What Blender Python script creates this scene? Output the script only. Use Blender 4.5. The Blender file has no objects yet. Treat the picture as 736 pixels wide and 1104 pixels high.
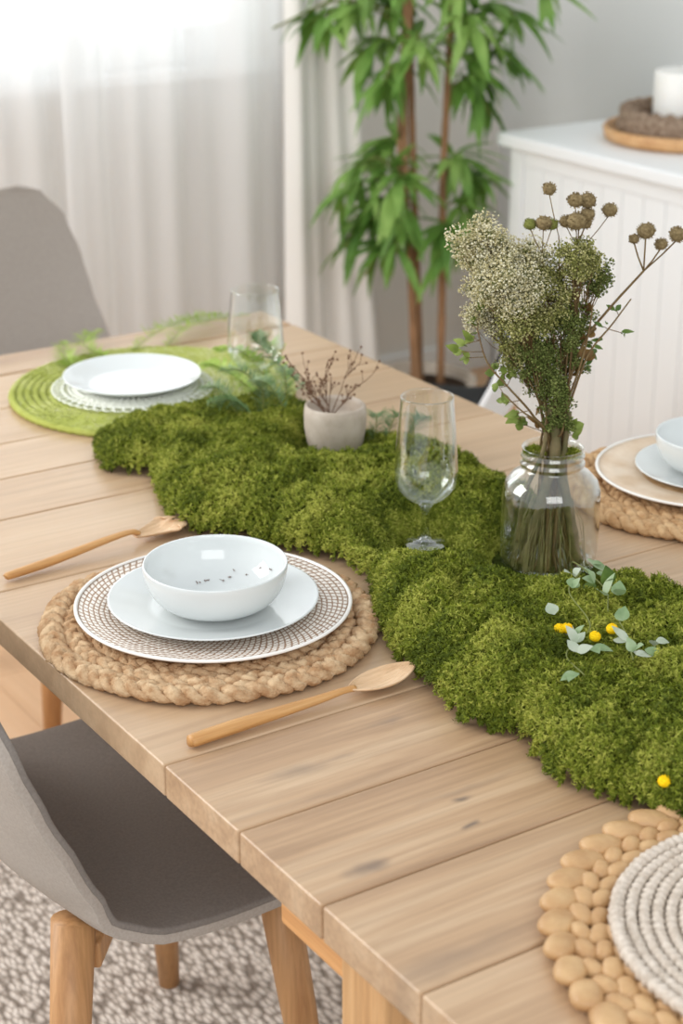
import bpy, math, random
import numpy as np
from mathutils import Vector, Matrix
R = random.Random(7); NR = np.random.default_rng(11)
sc = bpy.context.scene; col = sc.collection
T = 0.75                                   # height of the table top
PI = math.pi

# ------------------------------------------------------------------ helpers
class MB:
    def __init__(s): s.v = []; s.f = []; s.n = 0
    def add(s, vs, fs):
        o = s.n
        s.v.extend([tuple(map(float, p)) for p in vs]); s.n += len(vs)
        s.f.extend([tuple(i + o for i in f) for f in fs]); return s
    def box(s, x0, x1, y0, y1, z0, z1):
        return s.add([(x0,y0,z0),(x1,y0,z0),(x1,y1,z0),(x0,y1,z0),(x0,y0,z1),(x1,y0,z1),(x1,y1,z1),(x0,y1,z1)],
              [(0,3,2,1),(4,5,6,7),(0,1,5,4),(1,2,6,5),(2,3,7,6),(3,0,4,7)])
    def bar(s, a, b, w, h, up=(0,0,1)):
        a = Vector(a); b = Vector(b); d = (b-a).normalized(); u = Vector(up)
        r = d.cross(u).normalized()*w/2; u2 = r.normalized().cross(d)*h/2
        vs = [a-r-u2,a+r-u2,a+r+u2,a-r+u2,b-r-u2,b+r-u2,b+r+u2,b-r+u2]
        return s.add(vs, [(0,1,2,3),(7,6,5,4),(0,4,5,1),(1,5,6,2),(2,6,7,3),(3,7,4,0)])
    def tube(s, pts, rad, n=8, closed=False, cap=True, lobes=0, amp=0., twist=0., flat=1.):
        pts = [Vector(p) for p in pts]; m = len(pts)
        rs = rad if hasattr(rad, '__len__') else [rad]*m
        vs = []; up = Vector((0,0,1)); prev = None; L = 0
        for i, p in enumerate(pts):
            a = pts[(i-1) % m] if (closed or i > 0) else p
            b = pts[(i+1) % m] if (closed or i < m-1) else p
            d = (b-a).normalized() if (b-a).length > 1e-9 else Vector((0,0,1))
            if prev is None or closed:
                r = d.cross(up)
                if r.length < .05: r = d.cross(Vector((1,0,0)))
                r.normalize()
            else:
                r = (prev - d*prev.dot(d))
                r = r.normalized() if r.length > 1e-6 else d.cross(Vector((1,0,0))).normalized()
            prev = r; u = r.cross(d)
            if i: L += (p-pts[i-1]).length
            for k in range(n):
                t = 2*PI*k/n
                q = rs[i]*(1 + (amp*math.cos(lobes*t + twist*L) if lobes else 0))
                vs.append(p + r*math.cos(t)*q + u*math.sin(t)*q*flat)
        fs = []
        for i in range(m if closed else m-1):
            j = (i+1) % m
            for k in range(n): fs.append((i*n+k, i*n+(k+1)%n, j*n+(k+1)%n, j*n+k))
        if cap and not closed: fs.append(tuple(range(n))[::-1]); fs.append(tuple((m-1)*n+k for k in range(n)))
        return s.add(vs, fs)
    def lathe(s, prof, n=64, c=(0,0,0), wob=0., seed=0):
        vs = []; fs = []; m = len(prof); rr = random.Random(seed); ph = rr.random()*6
        for (r, z) in prof:
            for k in range(n):
                t = 2*PI*k/n; q = r*(1+wob*math.sin(3*t+ph)+wob*.6*math.sin(5*t+ph*2))
                vs.append((c[0]+q*math.cos(t), c[1]+q*math.sin(t), c[2]+z))
        for i in range(m-1):
            for k in range(n): fs.append((i*n+k, i*n+(k+1)%n, (i+1)*n+(k+1)%n, (i+1)*n+k))
        if prof[0][0] > 1e-6 and False: pass
        return s.add(vs, fs)
    def ell(s, c, ax, nu=8, nv=6):
        """ellipsoid at c with three axis vectors"""
        c = Vector(c); A, B, Cc = [Vector(a) for a in ax]; vs = [c+Cc]; fs = []
        for i in range(1, nv):
            p = PI*i/nv
            for k in range(nu):
                t = 2*PI*k/nu
                vs.append(c + A*math.sin(p)*math.cos(t) + B*math.sin(p)*math.sin(t) + Cc*math.cos(p))
        vs.append(c-Cc)
        for k in range(nu): fs.append((0, 1+k, 1+(k+1)%nu))
        for i in range(nv-2):
            for k in range(nu):
                a = 1+i*nu; fs.append((a+k, a+nu+k, a+nu+(k+1)%nu, a+(k+1)%nu))
        e = len(vs)-1; a = 1+(nv-2)*nu
        for k in range(nu): fs.append((a+k, e, a+(k+1)%nu))
        return s.add(vs, fs)
    def pad(s, c, ax, e=.62, nu=20, nv=12):
        """rounded box-like lump"""
        c = Vector(c); A, B, Cc = [Vector(a) for a in ax]; g = lambda v: math.copysign(abs(v)**e, v); m = MB(); m.ell((0,0,0), ((1,0,0),(0,1,0),(0,0,1)), nu, nv)
        vs = []
        for p in m.v:
            h = math.hypot(p[0], p[1]); k = (g(p[0]/h)*h**.75, g(p[1]/h)*h**.75) if h > 1e-6 else (0,0)
            vs.append(c + A*k[0] + B*k[1] + Cc*p[2])
        return s.add(vs, m.f)
    def leaf(s, base, d, nrm, L, W, bend=.25, n=5, fold=.15):
        """a lance leaf with a midrib fold and a droop"""
        base = Vector(base); d = Vector(d).normalized(); nr = Vector(nrm); nr = (nr-d*nr.dot(d))
        nr = nr.normalized() if nr.length > 1e-6 else d.orthogonal().normalized()
        sd = d.cross(nr); vs = []; fs = []
        for i in range(n+1):
            t = i/n; w = W/2*math.sin(PI*min(1, t**.75))**.9 if 0 < t < 1 else 0.0004
            c = base + d*(L*t) - nr*(bend*L*t*t)
            vs += [c - sd*w + nr*fold*w*2, c, c + sd*w + nr*fold*w*2]
        for i in range(n):
            a = 3*i; fs += [(a,a+1,a+4,a+3),(a+1,a+2,a+5,a+4)]
        return s.add(vs, fs)
    def build(s, name, mat, parent=None, smooth=True, loc=None, rz=0., bevel=0., sub=0, solid=0., auto=None):
        me = bpy.data.meshes.new(name); me.from_pydata(s.v, [], s.f); me.update()
        return link(name, me, mat, parent, smooth, loc, rz, bevel, sub, solid, auto)
def link(name, me, mat, parent=None, smooth=True, loc=None, rz=0., bevel=0., sub=0, solid=0., auto=None):
    if smooth: me.polygons.foreach_set('use_smooth', [True]*len(me.polygons))
    me.materials.append(mat)
    o = bpy.data.objects.new(name, me); col.objects.link(o)
    if parent: o.parent = parent
    if loc: o.location = loc
    o.rotation_euler.z = rz
    if solid: m = o.modifiers.new('s', 'SOLIDIFY'); m.thickness = solid; m.offset = 0
    if bevel: m = o.modifiers.new('b', 'BEVEL'); m.width = bevel; m.segments = 3; m.limit_method = 'ANGLE'; m.angle_limit = math.radians(40)
    if sub: m = o.modifiers.new('u', 'SUBSURF'); m.levels = sub; m.render_levels = sub
    return o
def npmesh(name, V, F, mat, parent=None, smooth=False, attr=None, loc=None):
    """triangles or quads given as arrays"""
    V = np.asarray(V, dtype=np.float32); F = np.asarray(F, dtype=np.int32); k = F.shape[1]
    me = bpy.data.meshes.new(name); me.vertices.add(len(V)); me.vertices.foreach_set('co', V.ravel())
    me.loops.add(F.size); me.loops.foreach_set('vertex_index', F.ravel())
    me.polygons.add(len(F)); me.polygons.foreach_set('loop_start', np.arange(0, F.size, k, dtype=np.int32))
    me.polygons.foreach_set('loop_total', np.full(len(F), k, dtype=np.int32))
    me.update(calc_edges=True); me.validate()
    if attr is not None:
        a = me.attributes.new('vary', 'FLOAT', 'POINT'); a.data.foreach_set('value', np.asarray(attr, dtype=np.float32))
    return link(name, me, mat, parent, smooth, loc)
def tag(o, label=None, cat=None, group=None, kind=None):
    if label: o['label'] = label
    if cat: o['category'] = cat
    if group: o['group'] = group
    if kind: o['kind'] = kind
    return o
def empty(name, loc, rz=0.):
    o = bpy.data.objects.new(name, None); col.objects.link(o); o.location = loc; o.rotation_euler.z = rz
    o.empty_display_size = .05; return o
def copy_tree(o, parent=None):
    c = o.copy(); col.objects.link(c)
    if parent: c.parent = parent
    for ch in [x for x in bpy.data.objects if x.parent == o]: copy_tree(ch, c)
    return c
def spline(pts, n=8):
    """Catmull-Rom through points"""
    P = [Vector(p) for p in pts]; out = []
    Q = [P[0]*2-P[1]] + P + [P[-1]*2-P[-2]]
    for i in range(1, len(Q)-2):
        a, b, c, d = Q[i-1:i+3]
        for k in range(n):
            t = k/n
            out.append(.5*((2*b)+(c-a)*t+(2*a-5*b+4*c-d)*t*t+(3*b-a-3*c+d)*t**3))
    out.append(P[-1]); return out

# ------------------------------------------------------------------ materials
def srgb(r, g, b):
    f = lambda c: (c/255/12.92) if c/255 <= .04045 else ((c/255+.055)/1.055)**2.4
    return (f(r), f(g), f(b), 1)
class NT:
    def __init__(s, name):
        s.m = bpy.data.materials.new(name); s.m.use_nodes = True; s.t = s.m.node_tree; s.N = s.t.nodes; s.L = s.t.links
        s.b = s.N['Principled BSDF']; s.out = s.N['Material Output']
    def n(s, typ, **k):
        x = s.N.new(typ)
        for a, v in k.items():
            if a.startswith('i_'):
                key = a[2:]; x.inputs[int(key) if key.isdigit() else key.replace('_', ' ')].default_value = v
            else: setattr(x, a, v)
        return x
    def l(s, a, b): s.L.new(a, b)
    def set(s, **k):
        for a, v in k.items(): s.b.inputs[a.replace('_', ' ')].default_value = v
    def math(s, op, a, b=None, c=None):
        x = s.n('ShaderNodeMath', operation=op)
        for i, v in enumerate((a, b, c)):
            if v is None: continue
            if isinstance(v, (int, float)): x.inputs[i].default_value = v
            else: s.l(v, x.inputs[i])
        return x.outputs[0]
    def ramp(s, fac, stops):
        r = s.n('ShaderNodeValToRGB'); e = r.color_ramp.elements
        while len(e) < len(stops): e.new(.5)
        for q, (p, c) in zip(e, stops): q.position = p; q.color = c
        s.l(fac, r.inputs[0]); return r.outputs[0]
    def mix(s, fac, a, b, bt='MIX'):
        x = s.n('ShaderNodeMix', data_type='RGBA', blend_type=bt)
        for i, v in ((0, fac), (6, a), (7, b)):
            if isinstance(v, (int, float)): x.inputs[i].default_value = v
            elif isinstance(v, tuple): x.inputs[i].default_value = v
            else: s.l(v, x.inputs[i])
        return x.outputs[2]
    def obj(s, scale=(1,1,1), rot=(0,0,0)):
        t = s.n('ShaderNodeTexCoord'); m = s.n('ShaderNodeMapping'); m.inputs['Scale'].default_value = scale
        m.inputs['Rotation'].default_value = rot
        s.l(t.outputs['Object'], m.inputs[0]); return m.outputs[0]
    def noise(s, vec, scale, detail=4, rough=.55, dist=0.):
        x = s.n('ShaderNodeTexNoise'); x.inputs['Scale'].default_value = scale; x.inputs['Detail'].default_value = detail
        x.inputs['Roughness'].default_value = rough; x.inputs['Distortion'].default_value = dist
        s.l(vec, x.inputs['Vector']); return x.outputs['Fac']
    def bump(s, h, strength=.3, dist=.002):
        x = s.n('ShaderNodeBump'); x.inputs['Strength'].default_value = strength; x.inputs['Distance'].default_value = dist
        s.l(h, x.inputs['Height']); s.l(x.outputs[0], s.b.inputs['Normal'])
def plain(name, c, rough=.5, spec=.5, bump=None, var=.0, vscale=40., c2=None, **k):
    m = NT(name); m.set(Base_Color=c, Roughness=rough); m.b.inputs['Specular IOR Level'].default_value = spec
    v = m.obj()
    if c2: m.l(m.mix(m.ramp(m.noise(v, vscale), [(.35,(0,0,0,1)),(.65,(1,1,1,1))]), c, c2), m.b.inputs['Base Color'])
    if bump: m.bump(m.noise(v, bump[0], 5), bump[1], bump[2] if len(bump) > 2 else .002)
    for a, q in k.items(): m.b.inputs[a.replace('_', ' ')].default_value = q
    return m.m
def wood(name, c1, c2, c3, ax='x', s=1., rough=.5, knots=None, bumpk=.15, spec=.4, plank=False):
    m = NT(name); sc_ = {'x': (1.6, 22, 22), 'y': (22, 1.6, 22), 'z': (22, 22, 1.6)}[ax]
    v = m.obj(tuple(q*s for q in sc_)); g = m.noise(v, 1.3, 7, .62, .6)
    v2 = m.obj(tuple(q*s*(5 if q > 5 else 2) for q in sc_)); g2 = m.noise(v2, 1.5, 5, .6)
    c = m.ramp(g, [(.28, c1), (.5, c2), (.74, c3)])
    c = m.mix(m.ramp(g2, [(.42,(0,0,0,1)),(.75,(.45,.45,.45,1))]), c, tuple(q*.62 for q in c1[:3])+(1,))
    if plank:
        a = m.n('ShaderNodeAttribute', attribute_name='vary')
        c = m.mix(m.math('MULTIPLY', a.outputs['Fac'], .55), c, c3)
    if knots:
        tc = m.n('ShaderNodeTexCoord').outputs['Object']
        nv = m.n('ShaderNodeTexNoise'); nv.inputs['Scale'].default_value = 26; m.l(tc, nv.inputs['Vector'])
        vv = m.n('ShaderNodeVectorMath', operation='MULTIPLY_ADD'); m.l(nv.outputs['Color'], vv.inputs[0]); vv.inputs[1].default_value = (.05,.014,0); m.l(tc, vv.inputs[2])
        for (x, y, rx, ry, amt) in knots:
            mp = m.n('ShaderNodeVectorMath', operation='SUBTRACT'); m.l(vv.outputs[0], mp.inputs[0]); mp.inputs[1].default_value = (x+.025, y+.007, 0)
            sl = m.n('ShaderNodeVectorMath', operation='MULTIPLY'); m.l(mp.outputs[0], sl.inputs[0]); sl.inputs[1].default_value = (1/rx, 1/ry, 0)
            ln = m.n('ShaderNodeVectorMath', operation='LENGTH'); m.l(sl.outputs[0], ln.inputs[0])
            f = m.n('ShaderNodeMapRange', interpolation_type='SMOOTHSTEP'); m.l(ln.outputs['Value'], f.inputs[0])
            f.inputs[1].default_value = 1.; f.inputs[2].default_value = 0.; f.inputs[3].default_value = 0; f.inputs[4].default_value = amt
            c = m.mix(f.outputs[0], c, srgb(112, 96, 84))
    m.l(c, m.b.inputs['Base Color']); m.set(Roughness=rough); m.b.inputs['Specular IOR Level'].default_value = spec
    m.bump(g2, bumpk, .001); return m.m
def leafmat(name, c1, c2, c3=None, scale=30., rough=.55, trans=.3, use_attr=False):
    m = NT(name); v = m.obj()
    fac = m.noise(v, scale, 3)
    if use_attr:
        a = m.n('ShaderNodeAttribute', attribute_name='vary')
        fac = m.math('ADD', m.math('MULTIPLY', fac, .6), m.math('MULTIPLY', a.outputs['Fac'], .4))
    c = m.ramp(fac, [(.3, c1), (.5, c2), (.7, c3 or c2)])
    m.l(c, m.b.inputs['Base Color']); m.set(Roughness=rough); m.b.inputs['Specular IOR Level'].default_value = .3
    if trans:
        t = m.n('ShaderNodeBsdfTranslucent'); m.l(c, t.inputs[0]); x = m.n('ShaderNodeMixShader'); x.inputs[0].default_value = trans
        m.l(m.b.outputs[0], x.inputs[1]); m.l(t.outputs[0], x.inputs[2]); m.l(x.outputs[0], m.out.inputs[0])
    return m.m
def thin_glass(name, tint=(1,1,1,1), ior=1.5, boost=1.0):
    m = NT(name); tr = m.n('ShaderNodeBsdfTransparent'); tr.inputs[0].default_value = tint
    gl = m.n('ShaderNodeBsdfGlossy'); gl.inputs['Roughness'].default_value = .02; gl.inputs[0].default_value = (1,1,1,1)
    lw = m.n('ShaderNodeLayerWeight'); lw.inputs['Blend'].default_value = .5
    fr = m.math('ADD', m.math('MULTIPLY', m.math('POWER', lw.outputs['Facing'], 3.), .9), .05)
    x = m.n('ShaderNodeMixShader'); m.l(m.math('MINIMUM', m.math('MULTIPLY', fr, boost), 1.), x.inputs[0])
    m.l(tr.outputs[0], x.inputs[1]); m.l(gl.outputs[0], x.inputs[2]); m.l(x.outputs[0], m.out.inputs[0]); return m.m
M = {}
KN = [(.788,1.299,.05,.016,.45),(.916,1.333,.03,.010,.35),(.891,1.169,.022,.007,.9),(.873,1.129,.014,.006,.9),(.905,1.182,.10,.008,.35),
      (.758,1.122,.030,.013,.75),(.733,.974,.13,.022,.4),(1.02,1.335,.05,.006,.3),(.80,1.245,.10,.006,.25),(.62+.22,1.30,.03,.006,.3)]
M['table'] = wood('table_wood', srgb(156,123,92), srgb(183,150,116), srgb(200,172,140), 'x', 1., .34, KN, .12, .5, plank=True)
M['legwood'] = wood('leg_wood', srgb(178,132,86), srgb(203,158,108), srgb(216,176,128), 'z', 1.2, .5)
M['beech'] = wood('beech_wood', srgb(168,120,76), srgb(192,144,96), srgb(206,160,112), 'z', 1.2, .45)
M['apron'] = wood('apron_wood', srgb(196,138,84), srgb(214,158,100), srgb(224,174,120), 'y', 1., .5)
M['cutlery'] = wood('cutlery_wood', srgb(178,124,70), srgb(200,150,92), srgb(214,170,116), 'x', 2.5, .4)
M['cutlery_pale'] = wood('pale_cutlery_wood', srgb(196,158,118), srgb(216,182,144), srgb(226,196,160), 'x', 2.5, .45)
M['floor'] = wood('floor_wood', srgb(204,156,110), srgb(218,174,130), srgb(228,192,154), 'y', .8, .35, None, .1, .5, plank=True)
M['white_paint'] = plain('white_paint', srgb(236,238,238), .45, .4)
M['wall'] = plain('wall_paint', srgb(226,222,215), .9, .1, (60,.05))
M['wallgrey'] = plain('grey_wall_paint', srgb(216,218,216), .9, .1, (60,.05))
M['china'] = plain('white_china', srgb(214,218,217), .08, .5, Coat_Weight=.3, Coat_Roughness=.04)
M['rim'] = plain('glazed_rim', srgb(236,232,226), .2, .5)
M['jute'] = plain('jute_fibre', srgb(176,136,98), .85, .15, (420,.9,.0025), c2=srgb(218,188,150), vscale=70)
M['jutegold'] = plain('golden_jute_fibre', srgb(172,134,94), .85, .15, (260,.8,.002), c2=srgb(206,172,130), vscale=60)
M['hyacinth'] = plain('hyacinth_fibre', srgb(182,142,98), .45, .4, (160,.5,.0015), c2=srgb(202,166,120), vscale=40)
M['under'] = plain('dark_backing', srgb(104,74,48), .9, .1)
M['knit'] = plain('knitted_cotton', srgb(224,212,198), .9, .1, (500,.8,.002), c2=srgb(196,182,166), vscale=160)
M['knitback'] = plain('knit_backing', srgb(120,100,82), .9, .1)
M['fabric'] = plain('taupe_fabric', srgb(176,167,158), .9, .15, (900,.35,.0008), c2=srgb(166,157,148), vscale=300)
M['darkfabric'] = plain('darker_taupe_fabric', srgb(132,125,119), .85, .2, (900,.35,.0008), c2=srgb(122,115,109), vscale=300)  # the shell's taupe in a darker tone, for the seat lining
M['blackpad'] = plain('black_pad', srgb(28,28,30), .7, .3)
M['concrete'] = plain('pale_concrete', srgb(176,162,146), .85, .2, (90,.4,.0015), c2=srgb(194,182,168), vscale=38)
M['soil'] = plain('dark_soil', srgb(62,48,38), .95, .1, (120,.8,.004))
M['twig'] = plain('dried_twig', srgb(116,86,66), .8, .2)
M['bud'] = plain('dried_bud', srgb(120,82,66), .8, .2)
M['stem'] = plain('woody_stem', srgb(104,80,50), .7, .3, (200,.4,.001), c2=srgb(124,104,68), vscale=60)
M['stemgreen'] = plain('green_stem', srgb(112,118,62), .7, .3)
M['wetstem'] = plain('soaked_stem', srgb(118,104,72), .6, .3, c2=srgb(92,88,56), vscale=60)
M['grass'] = plain('dry_grass_stalks', srgb(128,122,80), .6, .3, c2=srgb(160,150,104), vscale=40)
M['cream'] = leafmat('cream_florets', srgb(196,186,134), srgb(228,220,180), srgb(242,238,214), 60, .8, .25, True)
M['olive'] = leafmat('olive_florets', srgb(126,128,62), srgb(168,168,98), srgb(214,208,150), 50, .8, .25, True)
M['sage'] = leafmat('green_florets', srgb(78,92,38), srgb(112,126,60), srgb(150,158,92), 50, .8, .25, True)
M['button'] = plain('button_head', srgb(128,110,78), .9, .1, (900,.9,.002), c2=srgb(160,142,104), vscale=200)
M['buttongreen'] = plain('green_button_head', srgb(128,132,70), .9, .1, (900,.9,.002))
M['leaf'] = leafmat('fresh_leaf', srgb(88,106,42), srgb(120,138,60), srgb(148,162,84), 40)
M['darkleaf'] = leafmat('dark_leaf', srgb(66,92,38), srgb(92,118,52), srgb(116,138,70), 40)
M['brownleaf'] = leafmat('brown_leaf', srgb(110,84,46), srgb(138,104,60), srgb(120,116,58), 30)
M['sageleaf'] = leafmat('grey_green_leaf', srgb(122,150,104), srgb(150,174,130), srgb(178,194,160), 40)
M['paleleaf'] = leafmat('silver_leaf', srgb(168,182,158), srgb(190,200,180), srgb(206,212,196), 40)
M['yellow'] = plain('yellow_bloom', srgb(255,220,24), .7, .2, (700,.7,.002), c2=srgb(254,200,6), vscale=150)
M['moss'] = leafmat('moss_leaf', srgb(86,100,22), srgb(130,142,40), srgb(188,190,88), 16, .7, .35, True)
M['mossbase'] = plain('moss_bed', srgb(44,52,12), .95, .1, (200,.8,.004), c2=srgb(66,78,22), vscale=60)
M['limefrond'] = leafmat('lime_frond', srgb(132,164,52), srgb(166,194,84), srgb(198,216,128), 25, .6, .35)
M['tealfrond'] = leafmat('blue_green_frond', srgb(86,116,62), srgb(116,144,94), srgb(166,184,144), 25, .6, .3)
M['limemat'] = leafmat('lime_mat_fibre', srgb(182,190,96), srgb(210,214,134), srgb(240,238,206), 14, .8, .2, True)
M['lace'] = plain('white_lace', srgb(236,238,228), .8, .2)
M['cane'] = plain('plant_cane', srgb(158,120,88), .7, .2, c2=srgb(128,98,70), vscale=12)
M['plantleaf'] = leafmat('house_plant_leaf', srgb(78,120,48), srgb(118,160,74), srgb(168,200,112), 4.5, .45, .35)
M['wax'] = plain('white_wax', srgb(240,239,234), .4, .4, Subsurface_Weight=.3, Subsurface_Radius=(.02,.018,.015), Subsurface_Scale=.5)
M['traywood'] = wood('tray_wood', srgb(190,140,92), srgb(212,166,116), srgb(222,182,136), 'x', 1., .5)
M['wicker'] = plain('wicker', srgb(120,98,80), .8, .2, (140,.9,.004), c2=srgb(164,144,124), vscale=90)
M['metal'] = plain('pale_metal', srgb(206,206,202), .35, .5, Metallic=.3)
M['seed'] = plain('dry_petal_crumb', srgb(150,138,132), .8, .2)
M['rug'] = None
M['thin'] = thin_glass('clear_thin_glass', (.975,.985,.98,1), 1.5, 1.15)
M['jarglass'] = thin_glass('clear_jar_glass', (.95,.965,.955,1), 1.5, 1.4)
M['stemglass'] = thin_glass('clear_stem_glass', (.93,.95,.94,1), 1.5, 1.7)
M['pane'] = thin_glass('window_pane_glass', (.97,.98,.98,1), 1.45, 1.)
g = NT('solid_glass'); g.set(Roughness=0., IOR=1.47); g.b.inputs['Transmission Weight'].default_value = 1.; M['solid'] = g.m
# woven rug
m = NT('woven_rug'); v = m.obj(); w = m.n('ShaderNodeTexVoronoi'); w.inputs['Scale'].default_value = 105
mp = m.n('ShaderNodeMapping'); mp.inputs['Scale'].default_value = (1, .55, 1); mp.inputs['Rotation'].default_value = (0,0,.5); m.l(v, mp.inputs[0]); m.l(mp.outputs[0], w.inputs['Vector'])
c = m.ramp(w.outputs['Distance'], [(.2, srgb(226,216,206)), (.48, srgb(202,191,180)), (.78, srgb(140,128,117))])
m.l(c, m.b.inputs['Base Color']); m.set(Roughness=.95); m.bump(m.math('MULTIPLY', w.outputs['Distance'], -1.), 1., .006); M['rug'] = m.m
# woven charger: concentric rows of white strips over brown
def charger_mat(name, c_hi, c_lo, rows=.0058, cells=96.):
    m = NT(name); v = m.obj(); sep = m.n('ShaderNodeSeparateXYZ'); m.l(v, sep.inputs[0])
    nz = m.noise(v, 60, 2); x, y = sep.outputs[0], sep.outputs[1]
    r = m.math('SQRT', m.math('ADD', m.math('MULTIPLY', x, x), m.math('MULTIPLY', y, y)))
    r = m.math('ADD', r, m.math('MULTIPLY', m.math('SUBTRACT', nz, .5), .002))
    q = m.math('DIVIDE', r, rows); ring = m.math('FLOOR', q); fr = m.math('FRACT', q)
    th = m.math('DIVIDE', m.math('ARCTAN2', y, x), 2*PI)
    cell = m.math('FRACT', m.math('ADD', m.math('ADD', m.math('MULTIPLY', th, cells), m.math('MULTIPLY', ring, .5)), m.math('MULTIPLY', fr, .45)))
    a = m.math('ABSOLUTE', m.math('SUBTRACT', fr, .5)); b = m.math('ABSOLUTE', m.math('SUBTRACT', cell, .5))
    k = m.math('MAXIMUM', m.math('MULTIPLY', a, 1.0), m.math('MULTIPLY', b, 1.))
    k = m.math('ADD', k, m.math('MULTIPLY', m.math('SUBTRACT', m.noise(v, 300, 2), .5), .35))
    c = m.ramp(k, [(.29, c_hi), (.43, c_lo)]); m.l(c, m.b.inputs['Base Color']); m.set(Roughness=.6)
    m.bump(m.math('MULTIPLY', k, -1.), .7, .0015); return m.m
M['woven'] = charger_mat('woven_white_and_brown', srgb(232,225,216), srgb(146,116,90))
M['tanwoven'] = plain('tan_streaked_fibre', srgb(206,180,150), .5, .3, (90,.3,.001), c2=srgb(222,204,182), vscale=25)
# sheer cloth
m = NT('sheer_cloth'); tr = m.n('ShaderNodeBsdfTransparent'); tl = m.n('ShaderNodeBsdfTranslucent'); tl.inputs[0].default_value = (.96,.96,.955,1)
df = m.n('ShaderNodeBsdfDiffuse'); df.inputs[0].default_value = (.95,.95,.945,1)
x1 = m.n('ShaderNodeMixShader'); x1.inputs[0].default_value = .55; m.l(tl.outputs[0], x1.inputs[1]); m.l(df.outputs[0], x1.inputs[2])
x2 = m.n('ShaderNodeMixShader'); x2.inputs[0].default_value = .76; m.l(tr.outputs[0], x2.inputs[1]); m.l(x1.outputs[0], x2.inputs[2]); m.l(x2.outputs[0], m.out.inputs[0]); M['sheer'] = m.m
M['drape'] = plain('heavy_white_drape', srgb(238,236,231), .9, .1, (300,.2,.001))

def struct(o): return tag(o, kind='structure')
# ------------------------------------------------------------------ the setting
def planks(name, x0, x1, y0, y1, z0, z1, w, mat, along='y'):
    mb = MB(); vs = []; x = x0
    while x < x1-1e-6:
        y = y0 - R.random()*1.2
        while y < y1:
            L = 1.1 + R.random()*.5; a, b = max(y, y0), min(y+L, y1)
            if b > a: mb.box(x+.0006, min(x+w, x1)-.0006, a+.0006, b-.0006, z0, z1); vs += [R.random()]*8
            y += L
        x += w
    o = mb.build(name, mat, None, False); a = o.data.attributes.new('vary', 'FLOAT', 'POINT'); a.data.foreach_set('value', vs); return o
struct(planks('floor', -1.6, 3.28, -.4, 4.2, -.02, 0, .12, M['floor']))
WX0, WX1, WZ0, WZ1 = .35, 2.44, .975, 2.35
fw = MB(); fw.box(-1.6, WX0, 4.2, 4.34, 0, 2.6); fw.box(WX1, 3.28, 4.2, 4.34, 0, 2.6); fw.box(WX0, WX1, 4.2, 4.34, 0, WZ0); fw.box(WX0, WX1, 4.2, 4.34, WZ1, 2.6)
struct(fw.build('wall_back', M['wall'], None, False))
struct(MB().box(3.28, 3.42, -.4, 4.34, 0, 2.6).build('wall_right', M['wallgrey'], None, False))
struct(MB().box(-1.6, 3.26, 4.184, 4.2, 0, .09).build('baseboard_back', M['white_paint'], None, False, bevel=.003))
struct(MB().box(3.264, 3.28, -.4, 4.18, 0, .09).build('baseboard_right', M['white_paint'], None, False, bevel=.003))
win = MB(); win.box(WX0, WX1, 4.20, 4.27, WZ0, WZ0+.10); win.box(WX0, WX1, 4.20, 4.27, WZ1-.06, WZ1)
for x in (WX0, 1.36, WX1-.06): win.box(x, x+.06, 4.205, 4.265, WZ0+.10, WZ1-.06)
w1 = struct(win.build('window_1', M['white_paint'], None, False, bevel=.004))
p = MB().box(WX0+.05, WX1-.05, 4.232, 4.238, WZ0+.09, WZ1-.05).build('pane', M['pane'], w1, False)
p = MB().box(WX0-.03, WX1+.03, 4.12, 4.215, WZ0-.03, WZ0).build('window_sill', M['white_paint'], w1, False, bevel=.004)
# rug
rg = MB(); nx, ny = 40, 40
rg.box(-.9, 2.45, .2, 2.42, .001, .012)
tag(rg.build('rug', M['rug'], None, False, bevel=.004), 'beige and taupe woven rug on the floor under the table', 'rug')

# curtains
def curtain(name, mat, edge_l, edge_r, folds, amp, y0, z0, z1, seed):
    rr = random.Random(seed); nu = 260; nv = 24; V = []; F = []
    ph = [rr.random()*6 for _ in range(4)]
    for j in range(nv+1):
        t = j/nv; z = z0 + (z1-z0)*t; xl = edge_l(t); xr = edge_r(t)
        for i in range(nu+1):
            u = i/nu; x = xl + (xr-xl)*u
            a = amp*(math.sin(2*PI*folds*u+ph[0]) + .5*math.sin(2*PI*folds*2.3*u+ph[1]+t*.6) + .35*math.sin(2*PI*folds*.37*u+ph[2]))
            V.append((x + .3*amp*math.sin(2*PI*folds*u+ph[3]), y0 + a*(1-.15*t), z))
    for j in range(nv):
        for i in range(nu): k = j*(nu+1)+i; F.append((k, k+1, k+nu+2, k+nu+1))
    return npmesh(name, V, F, mat, None, True)
c1 = curtain('curtain', M['sheer'], lambda t: 1.15, lambda t: 1.90-.06*t, 3.2, .020, 4.06, .012, 2.5, 3)
tag(c1, 'sheer white curtain at the far left, its edge ending in front of the window', 'curtain')
c2 = curtain('curtain', M['sheer'], lambda t: 1.80, lambda t: 2.50, 3.1, .022, 4.00, .012, 2.5, 5)
tag(c2, 'wide sheer white curtain hanging across most of the window', 'curtain')
c3 = curtain('curtain', M['drape'], lambda t: 2.40+.02*t, lambda t: 2.70-.30*t+.16*t*t, 1.6, .020, 3.945, .012, 2.5, 9)
tag(c3, 'opaque off-white curtain gathered beside the tall plant', 'curtain')
rod = MB().tube([(.2,4.03,2.52),(3.0,4.03,2.52)], .012, 12).build('curtain_rod', M['white_paint'])
tag(rod, 'white rod holding the curtains above the window', 'curtain rod')

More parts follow.
